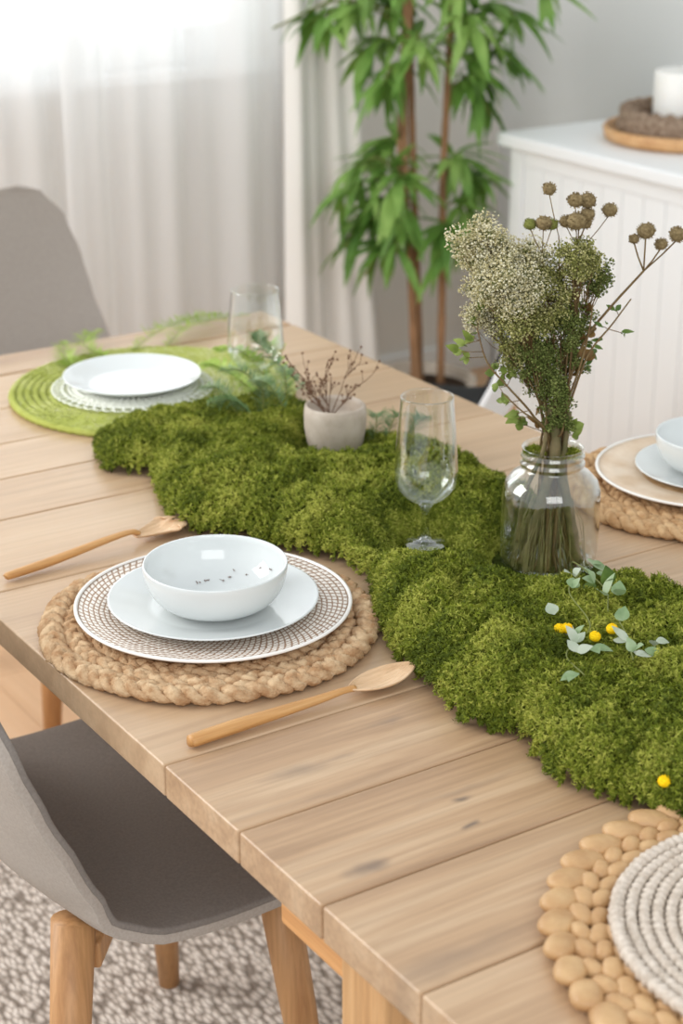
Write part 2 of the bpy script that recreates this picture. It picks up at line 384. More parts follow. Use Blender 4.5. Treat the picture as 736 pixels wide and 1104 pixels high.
# ------------------------------------------------------------------ table
tb = empty('dining_table', (1.15, 1.6, 0)); tb_l = Vector((1.15,1.6,0))
tag(tb, 'pale oak dining table with wide cross planks, laid for a meal', 'table')
mb = MB(); vary = []
X0, X1 = .69, 1.612; TH = .036; g2 = .0011
seams = [.42,.52,.665,.807,.951,1.0945,1.2345,1.378]
def plk(x0, x1, y0, y1, v):
    mb.box(x0-1.15, x1-1.15, y0+g2-1.6, y1-g2-1.6, T-TH, T); vary.extend([v]*8)
for a, b in zip(seams[:-1], seams[1:]): plk(X0, X1, a, b, R.random()*.8)
plk(X0, 1.20, 1.378, 1.845, .75); plk(1.2016, X1, 1.378, 1.524, .3); plk(1.2016, X1, 1.524, 1.845, .5)
for a, b, v in ((1.845,2.055,.9),(2.055,2.195,.6),(2.195,2.33,.8),(2.33,2.48,.5),(2.48,2.638,.9)): plk(X0, X1, a, b, v)
plk(X0, X1, 2.643, 2.747, .1)
top = mb.build('tabletop', M['table'], tb, False, bevel=.0025)
at_ = top.data.attributes.new('vary', 'FLOAT', 'POINT'); at_.data.foreach_set('value', vary)
top.location = (0,0,0)
# the mapping of knots uses world-like coordinates: shift mesh data so object coords equal world coords
top.data.transform(Matrix.Translation(tb_l)); top.location = -tb_l
for (x, y) in ((.722,1.045),(1.515,1.045),(.722,2.62),(1.515,2.62)):
    MB().box(x-1.15, x+.07-1.15, y-1.6, y+.07-1.6, .0125 if y < 2.4 else .0, T-TH-.0005).build('leg', M['legwood'], tb, False, bevel=.004)
MB().box(.728-1.15, .752-1.15, 1.116-1.6, 1.228-1.6, T-.108, T-TH-.0005).build('apron', M['apron'], tb, False, bevel=.005)
MB().box(1.548-1.15, 1.572-1.15, 1.116-1.6, 2.619-1.6, T-.108, T-TH-.0005).build('apron', M['apron'], tb, False, bevel=.005)
MB().box(.793-1.15, 1.514-1.15, 2.645-1.6, 2.67-1.6, T-.108, T-TH-.0005).build('apron', M['apron'], tb, False, bevel=.005)
MB().box(.793-1.15, 1.514-1.15, 1.07-1.6, 1.095-1.6, T-.108, T-TH-.0005).build('apron', M['apron'], tb, False, bevel=.005)
tag(MB().box(.735-1.15, .775-1.15, 1.232-1.6, 1.30-1.6, T-.075, T-TH-.0005).build('bracket', M['metal'], tb, False, bevel=.003), 'pale metal bracket')

# ------------------------------------------------------------------ chairs
PROF = [(.235,.425),(.225,.445),(.17,.452),(.08,.448),(-.02,.444),(-.10,.446),(-.17,.462),(-.215,.50),(-.24,.56),(-.26,.63),(-.277,.70),(-.292,.77),(-.302,.82),(-.306,.84)]
HW = [.20,.225,.247,.253,.254,.252,.248,.242,.236,.230,.228,.212,.175,.12]
CU = [0,.001,.002,.003,.004,.006,.020,.040,.038,.028,.020,.014,.010,.008]
def shell_pts(ns=48, nv=24, off=0., s0=0., s1=1., wk=1.):
    P = spline([(a, 0, b) for a, b in PROF], 8); n = len(P)
    def ev(arr, s):
        q = s*(len(arr)-1); i = min(int(q), len(arr)-2); f = q-i; f = f*f*(3-2*f); return arr[i]*(1-f)+arr[i+1]*f
    V = []
    for i in range(ns+1):
        s = s0 + (s1-s0)*i/ns; q = s*(n-1); k = min(int(q), n-2); c = P[k].lerp(P[k+1], q-k)
        d = (P[min(k+2, n-1)]-P[max(k-1, 0)]).normalized(); nn = Vector((d.z, 0, -d.x))      # towards the sitter
        if nn.z < -.01: nn = -nn
        h = ev(HW, s)*wk; cu = ev(CU, s)
        for j in range(nv+1):
            v = -1+2*j/nv
            V.append(Vector((c.x, 0, c.z)) + nn*(cu*abs(v)**2.6 + off*(1-.9*abs(v)**8)) + Vector((0, h*v, 0)))
    F = []
    for i in range(ns):
        for j in range(nv): a = i*(nv+1)+j; F.append((a, a+1, a+nv+2, a+nv+1))
    return V, F
def make_chair(name, shell_mat, pad_mat, label, loc, rz, legmat, pad=True):
    root = empty(name, loc, rz); tag(root, label, 'chair')
    V, F = shell_pts(); b = MB(); b.add(V, F)
    o = b.build('seat_shell', shell_mat, root, True); md = o.modifiers.new('s','SOLIDIFY'); md.thickness = .012; md.offset = -1
    md2 = o.modifiers.new('b','BEVEL'); md2.width = .004; md2.segments = 3; md2.limit_method='ANGLE'; md2.angle_limit=math.radians(50)
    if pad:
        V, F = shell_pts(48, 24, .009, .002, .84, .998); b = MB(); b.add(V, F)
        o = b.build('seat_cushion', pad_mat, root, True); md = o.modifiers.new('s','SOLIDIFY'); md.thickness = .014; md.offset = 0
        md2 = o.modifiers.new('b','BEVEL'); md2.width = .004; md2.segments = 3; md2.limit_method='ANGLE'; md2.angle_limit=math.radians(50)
    for sx in (1, -1):
        for sy in (1, -1):
            topp = (.085, .155*sy, .425); ft = (.122 if sx > 0 else -.240, .210*sy, .0)
            if sx < 0: topp = (-.180, .165*sy, .452)
            MB().tube([topp, tuple(topp[i]+(ft[i]-topp[i])*.5 for i in range(3)), ft], [.0255,.0225,.015], 16).build('leg', legmat, root)
    for a, b_ in (((.10,.15,.395),(-.165,-.165,.395)),((.10,-.15,.395),(-.165,.165,.395))):
        MB().bar(a, b_, .028, .036).build('brace', legmat, root, False, bevel=.004)
    return root
ch = make_chair('shell_chair', M['fabric'], M['darkfabric'], 'taupe fabric shell chair with darker taupe seat pushed under the near left table edge', (.862,1.768,.012), 0, M['beech']); ch.scale = (1,1,.968)
ch3 = make_chair('shell_chair', M['fabric'], M['fabric'], 'taupe upholstered chair at the far head of the table before the curtains', (1.345,2.955,0), math.radians(-75), M['beech'], False); ch3.scale = (1.07,1.07,1.08)
ch4 = make_chair('shell_chair', M['white_paint'], M['blackpad'], 'white shell chair with black seat pad beyond the right table edge', (2.048,2.895,0), math.radians(130), M['beech']); ch4.scale = (.93,.93,.93)

CRUMBS = [(0.8896,1.6713,.0093),(0.8998,1.67,.0096),(0.9162,1.6605,.0091),(0.9328,1.6636,.0167),(0.9394,1.6496,.0145),(0.9532,1.6393,.0242),(0.9572,1.6213,.0274),(0.9259,1.6602,.0115)]
# ------------------------------------------------------------------ tableware
def lathe_obj(name, prof, mat, loc, label, cat, group=None, n=96, wob=0., parent=None):
    b = MB().lathe(prof, n, (0,0,0), wob); o = b.build(name, mat, parent, True, None if parent else loc)
    if label and not parent: tag(o, label, cat, group)
    return o
def plate_prof(r, h, th=.004):
    return [(0,.0),(r*.55,.0),(r*.6,.0015),(r*.62,.003),(r*.85,h*.6),(r*.985,h-.001),(r,h),(r*.995,h+.0015),(r*.98,h+.001),(r*.84,h*.6+.0035),(r*.64,.0055),(r*.58,.0045),(0,.0045)]
def bowl_prof(r, h, th=.003):
    o = [(0,.002),(r*.40,.002),(r*.42,.0),(r*.46,.0),(r*.48,.003)]
    for i in range(13):
        t = i/12; a = t*PI/2; o.append((r*(.50+.50*math.sin(a)**.8), .004+(h-.004)*(1-math.cos(a))**.95))
    o += [(r-.0006,h+.0015),(r-.0022,h+.0012)]
    for i in range(13):
        t = 1-i/12; a = t*PI/2; o.append(((r-th)*(.46+.54*math.sin(a)**.8)-.0, .0075+(h-.0075)*(1-math.cos(a))**.95))
    o.append((0,.007)); return o
def charger(loc, r, mtop, label, mrim, munder):
    root = empty('charger_plate', loc); tag(root, label, 'charger plate')
    MB().lathe([(0,.0035),(r*.5,.0035),(r*.82,.006),(r*.974,.0116),(r*.978,.011)], 128).build('woven_top', mtop, root)
    MB().lathe([(r*.972,.0105),(r*.975,.0128),(r*.988,.0135),(r,.0128),(r*1.003,.0112),(r*.99,.0095),(r*.97,.0095)], 128).build('rim', mrim, root)
    MB().lathe([(0,0),(r*.6,0),(r*.8,.0015),(r*.985,.0095),(r*.96,.0104),(r*.8,.0045),(0,.003)], 128).build('base', munder, root)
    return root
def braid_ring(mb, Rr, la, lv, sr, per, z, lobes=5, ph=0., seed=0, dens=.0035):
    rr = random.Random(seed); n = int(2*PI*Rr/dens); k = max(3, round(2*PI*Rr/per)); j1 = rr.random()*6; j2 = rr.random()*6
    for s in range(3):
        pts = []; rad = []
        for i in range(n):
            t = 2*PI*i/n; a = k*t + s*2*PI/3 + ph + .5*math.sin(5*t+j1)+.35*math.sin(11*t+j2)
            rr_ = Rr + la*math.sin(a) + .0012*math.sin(7*t+j2); zz = z + lv*math.sin(2*a+.6)
            pts.append((rr_*math.cos(t), rr_*math.sin(t), zz)); rad.append(sr*(1+.14*math.sin(a*2+s)+.08*math.sin(13*t+s*2+j1)))
        mb.tube(pts, rad, 18, closed=True, lobes=lobes, amp=.15, twist=420., flat=.9)
def jute_mat(loc, r, label, mat, rot=0., zk=1., seed=0):
    root = empty('jute_placemat', loc, rot); tag(root, label, 'placemat')
    b = MB(); braid_ring(b, r-.0135, .0085, .0026*zk, .0070, .058, .0095, seed=seed+1); b.build('braided_border', mat, root)
    b = MB()
    for i, q in enumerate((.0385, .0625, .0865)): braid_ring(b, r-q, .0078, .0022, .0062, .052, .0082, ph=i*1.3, seed=seed+3+i)
    b.build('braided_centre', mat, root)
    MB().lathe([(0,.001),(r-.012,.001),(r-.012,.0035),(r-.1,.004),(0,.004)], 64).build('backing', M['under'], root)
    return root
JM = (.877, 1.622)
jute_mat((JM[0],JM[1],T), .190, 'round braided jute placemat on the left table side, under the woven charger', M['jute'], seed=0)
zc = T+.0165
charger((.888,1.632,zc), .1555, M['woven'], 'white and brown woven charger plate on the left jute placemat', M['rim'], M['jutegold'])
pz = zc+.0045
lathe_obj('dinner_plate', plate_prof(.1185,.014), M['china'], (.888,1.632,pz), 'white china plate under the bowl at the left place setting', 'plate')
lathe_obj('bowl', bowl_prof(.0805,.052), M['china'], (.886,1.622,pz+.005), 'white china bowl holding a few dry crumbs, at the left place setting', 'bowl')
for k, (x, y, hz) in enumerate(CRUMBS):
    b = MB()
    for q in range(3): b.ell((R.uniform(-.0025,.0025), R.uniform(-.0025,.0025), .0006), ((.0016,R.uniform(-.001,.001),0),(0,.0009,0),(0,0,.0007)), 6, 4)
    b.tube([(0,0,.0006),(.004,.002,.0008)], .0003, 4)
    r_ = math.hypot(x-.886, y-1.622)
    o = b.build('dried_crumb', M['seed'], None, True, (x, y, pz+.005+hz), R.random()*6)
    tag(o, 'tiny dried flower crumb lying in the white bowl', 'crumb', 'dried crumbs in the bowl')

# right setting
RC = (1.645,1.640)
jute_mat((RC[0]-.012,RC[1]-.012,T), .186, 'thick golden jute placemat at the right table edge, cut by the picture border', M['jutegold'], seed=20)
charger((RC[0],RC[1],zc+.002), .146, M['tanwoven'], 'tan charger plate with a white rim on the right placemat', M['rim'], M['jutegold'])
lathe_obj('dinner_plate', plate_prof(.103,.012), M['china'], (RC[0]+.01,RC[1]-.003,pz+.002), 'white china plate under the bowl at the right place setting', 'plate')
lathe_obj('bowl', bowl_prof(.076,.050), M['china'], (RC[0]+.008,RC[1]-.002,pz+.0065), 'empty white china bowl at the right place setting', 'bowl')

# bottom right: water hyacinth mat and knitted trivet
hy = empty('hyacinth_placemat', (.995,.822,T)); tag(hy, 'chunky braided tan hyacinth placemat in the bottom right foreground', 'placemat')
b = MB(); n = 41
for i in range(n):
    t = 2*PI*i/n; er = Vector((math.cos(t),math.sin(t),0)); et = Vector((-math.sin(t),math.cos(t),0)); s_ = 1+R.uniform(-.08,.08)
    d1 = (et*.92+er*.42).normalized(); d2 = Vector((-d1.y,d1.x,0))
    b.pad(er*.2115+Vector((0,0,.0088)), (d1*.0215*s_+Vector((0,0,.0030)), d2*.0140*s_, Vector((0,0,.0088))), .78)
b.build('woven_border', M['hyacinth'], hy)
b = MB()
for row, (rr_, n, a_, b_) in enumerate(((.1935,50,.0160,.0112),(.1785,46,.0160,.0112),(.1640,42,.0160,.0110),(.1495,39,.016,.011))):
    for i in range(n):
        t = 2*PI*(i+.5*(row%2))/n; er = Vector((math.cos(t),math.sin(t),0)); et = Vector((-math.sin(t),math.cos(t),0)); sg = 1 if (i+row)%2 else -1
        d1 = (et*.9+er*.38*(1 if row%2 else -1)).normalized(); d2 = Vector((-d1.y,d1.x,0)); s_ = 1+R.uniform(-.1,.1)
        b.pad(er*(rr_+R.uniform(-.001,.001))+Vector((0,0,.0085+R.uniform(-.0008,.0012))), (d1*a_*s_*.82, d2*b_*s_*.80, Vector((0,0,.0078))), .8, 16, 10)
b.build('braided_centre', M['hyacinth'], hy)
MB().lathe([(0,.001),(.205,.001),(.205,.004),(0,.004)], 64).build('backing', M['under'], hy)
kt = empty('knitted_trivet', (.986,.822,T+.0165)); tag(kt, 'round off-white knitted trivet on the foreground placemat', 'trivet')
b = MB(); rr_ = .158; i = 0
while rr_ > .006:
    n = int(2*PI*rr_/.0022); k = int(2*PI*rr_/.0085)
    pts = []; rad = []
    for q in range(n):
        t = 2*PI*q/n; a = k*t + i*2.1
        pts.append((rr_*math.cos(t)+.0004*math.sin(a*1.3), rr_*math.sin(t), .0052+.0006*math.sin(3*t+i))); rad.append((.0047 if i else .0056)*(1+.20*math.sin(a)+.07*math.sin(a*2.7)))
    b.tube(pts, rad, 10, closed=True, lobes=2, amp=.06, twist=740)
    rr_ -= .0108 if i else .0115; i += 1
b.build('knitted_coils', M['knit'], kt)
MB().lathe([(0,.0),(.158,.0),(.158,.003),(0,.003)], 64).build('backing', M['knitback'], kt)

# far setting: lime mat, lace doily, plate
fm = empty('green_placemat', (1.222,2.421,T)); tag(fm, 'round lime green woven placemat under the far left plate', 'placemat')
b = MB(); i = 0; rr_ = .2165
while rr_ > .03:
    n = int(2*PI*rr_/.006); pts = []; rad = []; k = int(2*PI*rr_/.016)
    for q in range(n):
        t = 2*PI*q/n; pts.append((rr_*math.cos(t), rr_*math.sin(t), .0062)); rad.append(.0062*(1+.16*math.sin(k*t+i)))
    b.tube(pts, rad, 8, closed=True); rr_ -= .0118; i += 1
b.build('coiled_mat', M['limemat'], fm)
nb = 9000; rad = .222*np.sqrt(NR.random(nb)); th = NR.random(nb)*2*PI; px = rad*np.cos(th); py = rad*np.sin(th)
dr = th+PI/2+NR.normal(0,.5,nb); L = .006+.010*NR.random(nb); up = .001+.005*NR.random(nb)
A = np.stack([px,py,np.full(nb,.011)],1); D = np.stack([np.cos(dr)*L,np.sin(dr)*L,up],1); S = np.stack([-np.sin(dr),np.cos(dr),np.zeros(nb)],1)*.0008
V = np.concatenate([A-S,A+S,A+D],1).reshape(-1,3); F = np.arange(nb*3).reshape(-1,3)
npmesh('mat_fibres', V, F, M['limemat'], fm, attr=np.repeat(NR.random(nb),3))
fd = (1.187,2.421)
b = MB(); n = 48
for i in range(n):                                                   # scalloped lace loops
    t = 2*PI*i/n; c = Vector((.116*math.cos(t), .116*math.sin(t), .0015))
    b.tube([c+Vector((.0088*math.cos(a), .0088*math.sin(a), 0)) for a in [2*PI*k/14 for k in range(14)]], .0014, 5, closed=True)
    b.tube([c*.93, Vector((.06*math.cos(t),.06*math.sin(t),.0015))], .0013, 5)
for r_ in (.108,.098,.086,.074): b.tube([(r_*math.cos(2*PI*k/96), r_*math.sin(2*PI*k/96), .0015) for k in range(96)], .002, 5, closed=True)
b.lathe([(0,.0006),(.1,.0006),(.1,.0014),(0,.0014)], 48)
tag(b.build('lace_doily', M['lace'], None, True, (fd[0],fd[1],T+.0165)), 'white scalloped lace doily between the far plate and the lime mat', 'doily')
lathe_obj('dinner_plate', plate_prof(.107,.018), M['china'], (fd[0],fd[1],T+.0195), 'empty white china plate on the lime green mat at the far left', 'plate')

# ------------------------------------------------------------------ wooden cutlery
def spoon(name, p0, p1, label, fork=False):
    p0 = Vector(p0); p1 = Vector(p1); d = p1-p0; L = d.length; rz = math.atan2(d.y, d.x)
    root = empty(name, (p0.x,p0.y,T), rz); tag(root, label, 'fork' if fork else 'spoon')
    hl = L*.72
    if not fork:
        pts = [(.0,0,.0075),(.004,0,.0078),(.05,0,.0085),(.10,0,.0085),(.15,0,.0088),(.18,0,.0098),(hl,0,.0085)]
        rad = [.0055,.0082,.0085,.0072,.0055,.0042,.0042]
    else:
        pts = [(.0,0,.0065),(.006,0,.007),(.05,0,.0085),(.10,0,.012),(.15,0,.016),(.18,0,.0165),(hl,0,.0115)]
        rad = [.0035,.0062,.0072,.0066,.0054,.0044,.0045]
    P = spline(pts, 6); rr = []
    for i in range(len(P)): q = i/(len(P)-1)*(len(rad)-1); k = min(int(q), len(rad)-2); rr.append(rad[k]+(rad[k+1]-rad[k])*(q-k))
    MB().tube(P, rr, 16, flat=.8 if not fork else .75).build('handle', M['cutlery'], root)
    nu, nv = 26, 22; bl = L-hl+.006; hw = .021 if not fork else .027; V = []; F = []
    for i in range(nu+1):
        u = i/nu; x = hl-.006 + bl*u
        w = hw*(math.sin(PI*min(1,(u*.94+.035)))**.72) if not fork else (.0045 + (hw-.0045)*min(1, u*1.5)**.9)*(1 if u < .85 else math.sqrt(max(0, 1-((u-.85)/.17)**2)))
        for j in range(nv+1):
            v = -1+2*j/nv; dep = (1-v*v)*math.sin(PI*min(1,u*.9+.1))*.0075
            ridge = .0008*math.sin(v*24+u*2)*min(1, u*2)*(1-u*.2)
            xx = x
            if fork and u > .55: ridge += 0; xx = x - .024*(u-.55)/.45*(abs(math.sin(v*PI*1.5)) if True else 0)**.8*1.0
            z = .0105 - dep + ridge + (.006*u*u if not fork else .004*u)
            V.append((xx, v*w, z))
    for i in range(nu):
        for j in range(nv): a = i*(nv+1)+j; F.append((a, a+1, a+nv+2, a+nv+1))
    b = MB().add(V, F); b.build('fork_head' if fork else 'spoon_bowl', M['cutlery_pale'], root, True, solid=.0022, sub=1)
spoon('wooden_spoon', (.728,1.393), (1.000,1.400), 'pale wooden spoon with ribbed bowl lying in front of the left placemat')
spoon('wooden_fork', (.737,1.868), (1.000,1.902), 'wooden fork with broad short tines lying behind the left placemat', True)

# ------------------------------------------------------------------ moss runner
LB = np.array([(1.03,2.235),(1.012,2.19),(.998,2.132),(1.045,2.091),(1.014,2.008),(.985,1.923),(.992,1.874),(1.018,1.841),(1.054,1.767),(1.085,1.719),(1.099,1.668),(1.090,1.614),(1.034,1.523),(1.003,1.432),(.992,1.355),(.974,1.272),(1.011,1.234),(.984,1.161),(.988,1.118),(1.011,1.069),(1.028,1.011),(1.045,.95),(1.08,.80),(1.1,.7)])
RB = np.array([(1.38,.7),(1.34,.95),(1.325,1.2),(1.325,1.31),(1.32,1.372),(1.335,1.461),(1.36,1.52),(1.385,1.60),(1.385,1.715),(1.39,1.814),(1.385,1.946),(1.375,1.987),(1.37,2.12),(1.34,2.24),(1.25,2.26),(1.18,2.265),(1.09,2.27)])
poly = np.concatenate([LB, RB])
def inside(P):
    x, y = P[:,0], P[:,1]; c = np.zeros(len(P), bool); n = len(poly)
    for i in range(n):
        a = poly[i]; b_ = poly[i-1]
        with np.errstate(divide='ignore', invalid='ignore'):
            k = ((a[1] > y) != (b_[1] > y)) & (x < (b_[0]-a[0])*(y-a[1])/(b_[1]-a[1])+a[0])
        c ^= k
    return c
def pdist(P):
    d = np.full(len(P), 9.)
    for i in range(len(poly)):
        a = poly[i-1]; b_ = poly[i]; e = b_-a; t = np.clip(((P-a)@e)/(e@e), 0, 1); d = np.minimum(d, np.linalg.norm(P-a-t[:,None]*e, axis=1))
    return d
cl = []
cand = np.stack([NR.uniform(.95,1.42,6000), NR.uniform(.7,2.28,6000)], 1)
ins = inside(cand); dd = pdist(cand)
WELLS = [(1.205,1.668,.038,.001,.12), (1.306,1.553,.075,.001,.08), (1.297,2.014,.048,.006,.2)]   # where the glass, the jar and the pot stand
for (x, y), a, d_ in zip(cand, ins, dd):
    if not a or d_ < .016: continue
    r_ = min(d_*1.0, .026+.022*NR.random())
    if any((x-c[0])**2+(y-c[1])**2 < (.62*min(r_, c[2]))**2+1e-9 for c in cl): continue
    cl.append((x, y, r_, r_*(.85+.3*NR.random())))
cl = np.array(cl)
st = .0035; gx = np.arange(.955, 1.43, st); gy = np.arange(.72, 2.30, st); GX, GY = np.meshgrid(gx, gy); G = np.stack([GX.ravel(), GY.ravel()], 1)
# smooth overall dome plus clump lumps
ig = inside(G); dg = np.where(ig, pdist(G), 0)
base = .026*np.sqrt(np.clip(1-(1-np.clip(dg/.055,0,1))**2, 0, 1))
H = base.copy(); ID = np.zeros(len(G))
for k, (x, y, r_, h) in enumerate(cl):
    q = (G[:,0]-x)**2+(G[:,1]-y)**2; mk = q < r_*r_
    loc_b = base[mk]; dome = h*.95*np.sqrt(1-q[mk]/(r_*r_)); v = loc_b*.7+dome
    up = v > H[mk]; idx = np.where(mk)[0][up]; H[idx] = v[up]; ID[idx] = (k*.618) % 1
def vnoise(P, f, seed):
    rg_ = np.random.default_rng(seed); tab = rg_.random((64,64)); q = P*f; i = np.floor(q).astype(int); t = q-i; t = t*t*(3-2*t)
    g_ = lambda a, b_: tab[(i[:,0]+a)%64, (i[:,1]+b_)%64]
    return (g_(0,0)*(1-t[:,0])+g_(1,0)*t[:,0])*(1-t[:,1])+(g_(0,1)*(1-t[:,0])+g_(1,1)*t[:,0])*t[:,1]
H += (H > .004)*((vnoise(G,90,1)-.5)*.017+(vnoise(G,190,2)-.5)*.011)
endf = np.clip((2.2-G[:,1])/.25, .72, 1); H *= endf
for (x, y, r_, zl, sl_) in WELLS:
    q = np.sqrt((G[:,0]-x)**2+(G[:,1]-y)**2); 
    cd_ = ((G[:,0]-x)*-x + (G[:,1]-y)*-y)/(np.maximum(q,1e-6)*math.hypot(x,y)); e = np.maximum(0, q-r_)
    slope = np.where(cd_ > 0, sl_+1.0*(1-cd_)**1.5, 1.2); H = np.minimum(H, zl + slope*e + np.maximum(0, e-.05)*1.0)
H = np.where(ig, np.maximum(H, .001), -.0)
Hg = H.reshape(GX.shape); igr = ig.reshape(GX.shape)
ny, nx = GX.shape; idx = np.arange(nx*ny).reshape(ny, nx)
ok = igr[:-1,:-1]&igr[1:,:-1]&igr[:-1,1:]&igr[1:,1:]
F = np.stack([idx[:-1,:-1][ok], idx[:-1,1:][ok], idx[1:,1:][ok], idx[1:,:-1][ok]], 1)
V = np.stack([G[:,0], G[:,1], H+T+.0008], 1); used = np.unique(F); rem = np.full(len(V), -1); rem[used] = np.arange(len(used))
mr = empty('moss_runner', (1.15,1.5,T)); tag(mr, 'long clumpy bright green moss runner along the middle of the table', 'moss', kind='stuff')
off = np.array([1.15,1.5,T])
npmesh('moss_bed', V[used]-off, rem[F], M['mossbase'], mr, True)
# sprigs over the bed
Q = V[F]; nrm = np.cross(Q[:,2]-Q[:,0], Q[:,3]-Q[:,1]); ar = np.linalg.norm(nrm, axis=1)/2; nrm = nrm/(2*ar[:,None])
dens = np.where(Q[:,:,1].mean(1) > 1.75, 190000, 270000)
lift = Q[:,:,2].mean(1)-T
wt = ar*dens; cnt = NR.poisson(wt*1.0); fi = np.repeat(np.arange(len(F)), cnt); N = len(fi)
u = NR.random((N,1)); v = NR.random((N,1)); P = (Q[fi,0]*(1-u)+Q[fi,1]*u)*(1-v)+(Q[fi,3]*(1-u)+Q[fi,2]*u)*v
Nn = nrm[fi] + NR.normal(0,.38,(N,3)) + np.array([0,0,.15]); Nn /= np.linalg.norm(Nn,axis=1,keepdims=True)
cidx = ID[F[:,0]][fi]
varyS = np.clip(.5*cidx + .5*vnoise(P[:,:2], 28, 5) + NR.normal(0,.26,N), 0, 1)
inw = np.zeros(N, bool)
for (x, y, r_, zl, sl_) in WELLS: inw |= (P[:,0]-x)**2+(P[:,1]-y)**2 < (r_-.006)**2
keep = ~inw; P, Nn, varyS = P[keep], Nn[keep], varyS[keep]; N = len(P)
hgt = .004+.005*NR.random(N)
t1 = np.cross(Nn, NR.normal(0,1,(N,3))); t1 /= np.linalg.norm(t1,axis=1,keepdims=True); t2 = np.cross(Nn, t1)
VV = []; 
for k in range(5):                                                    # five little leaves per sprig
    a = k*2.4+NR.random(N)*1.2; rd = t1*np.cos(a)[:,None]+t2*np.sin(a)[:,None]; sd = np.cross(Nn, rd)
    h0 = (hgt*(.15+.17*k))[:,None]; ln = (.0026+.0016*NR.random(N))[:,None]; w_ = .0011
    b0 = P+Nn*h0; tip = b0 + rd*ln + Nn*ln*(.35+.25*k/4)
    VV += [np.stack([b0-sd*w_, b0+sd*w_, tip], 1)]
VV += [np.stack([P-t1*.0004, P+t1*.0004, P+Nn*hgt[:,None]*1.15], 1)]
VV = np.stack(VV, 1); per = VV.shape[1]*3; VV = VV.reshape(-1,3)
npmesh('moss_sprigs', VV-off, np.arange(len(VV)).reshape(-1,3), M['moss'], mr, attr=np.repeat(varyS, per))

def moss_h(x, y):
    i = int(round((y-gy[0])/st)); j = int(round((x-gx[0])/st)); return float(Hg[i, j])+T if 0 <= i < ny and 0 <= j < nx else T

# ------------------------------------------------------------------ feathery fronds
def frond(name, pts, leafL, n, mat, label, cat, seed, group=None, blades=2, w=.0035, droop=.2, flatz=False, stem=.0009):
    rr = random.Random(seed); P = spline(pts, 10); o0 = Vector(pts[0]); b = MB(); s = MB(); s.tube([p-o0 for p in P], stem, 5); m = len(P)
    for i in range(n):
        q = (i+.5)/n*(m-1)*.98+.3; k = min(int(q), m-2); c = P[k].lerp(P[k+1], q-k)-o0; d = (P[k+1]-P[k]).normalized()
        up = Vector((0,0,1)); sd = d.cross(up); sd = sd.normalized() if sd.length > .05 else Vector((1,0,0))
        f = math.sin(PI*min(1, .15+.85*(i/n)))**.6
        for sg in (-1, 1):
            for e in range(blades):
                dd_ = (d*rr.uniform(.3,.8)+sd*sg*rr.uniform(.6,1)+up*rr.uniform(-.25,.7)).normalized()
                b.leaf(c, dd_, up+d*.2, leafL*f*rr.uniform(.6,1.1), w*rr.uniform(.7,1.2), droop*rr.uniform(.3,1.3), 3, .1)
    root = empty(name, pts[0]); tag(root, label, cat, group); b.build('leaves', mat, root, True); s.build('stem', M['stemgreen'], root); return root
zz = T+.012
for i, (pts, s_) in enumerate([([(1.22,2.575,zz+.008),(1.21,2.63,zz+.012),(1.235,2.69,zz+.010),(1.29,2.735,zz+.006)],1),([(1.34,2.60,zz),(1.40,2.65,zz+.010),(1.47,2.68,zz+.008),(1.56,2.70,zz)],2),
                               ([(1.28,2.61,zz),(1.36,2.66,zz+.012),(1.45,2.71,zz+.008),(1.52,2.73,zz)],3),([(1.16,2.56,zz),(1.165,2.62,zz+.008),(1.20,2.70,zz+.008)],4)]):
    frond('lime_frond', pts, .030, 36, M['limefrond'], ['pale lime feathery sprig curling off the back left of the green mat','pale lime feathery sprig at the right rear of the green mat','pale lime feathery sprig behind the far plate, nearest to the far table edge','short pale lime sprig at the leftmost rear of the green mat'][i], 'greenery sprig', 40+i, blades=3, w=.0022, stem=.0006)
right_sprigs = [([(1.345,2.26,T+.03),(1.35,2.35,T+.06),(1.33,2.42,T+.055)],'limefrond'),([(1.36,2.24,T+.03),(1.385,2.33,T+.07),(1.41,2.38,T+.06)],'limefrond'),([(1.31,2.25,T+.03),(1.29,2.32,T+.055),(1.28,2.37,T+.05)],'limefrond'),
                ([(1.38,2.22,T+.03),(1.345,2.29,T+.085),(1.36,2.33,T+.10)],'sageleaf')]
for i, (pts, mt) in enumerate(right_sprigs):
    frond('leafy_sprig', pts, .026, 16, M[mt], ['light green leafy sprig leaning over the right of the far mat','light green leafy sprig behind the far wine glass','short light green sprig beside the lace doily','pale grey-green upright sprig before the far wine glass'][i], 'greenery sprig', 60+i, blades=3, w=.009, stem=.0006)
teal = [((1.22,2.15),(1.20,2.22),.05),((1.25,2.13),(1.29,2.20),.06),((1.23,2.12),(1.17,2.15),.045),((1.27,2.10),(1.25,2.17),.055),((1.30,2.15),(1.34,2.22),.05),((1.28,2.16),(1.24,2.24),.06),
        ((1.355,1.97),(1.40,2.00),.035),((1.365,1.93),(1.41,1.95),.035),((1.35,1.99),(1.385,2.04),.045)]
tl_lab = 'blue-green ferny sprig on the moss to the left of the concrete pot'; tr_lab = 'small blue-green ferny sprig on the moss to the right of the concrete pot'
for i, (a, c, h) in enumerate(teal):
    z0 = moss_h(*a); mid = ((a[0]+c[0])/2, (a[1]+c[1])/2)
    frond('fern_sprig', [(a[0],a[1],z0),(mid[0],mid[1],z0+h*.6),(c[0],c[1],z0+h*.55)], .024, 20, M['tealfrond'], tl_lab if i < 6 else tr_lab, 'fern sprig', 80+i, 'ferny sprigs left of the pot' if i < 6 else 'ferny sprigs right of the pot', 4, .0017)

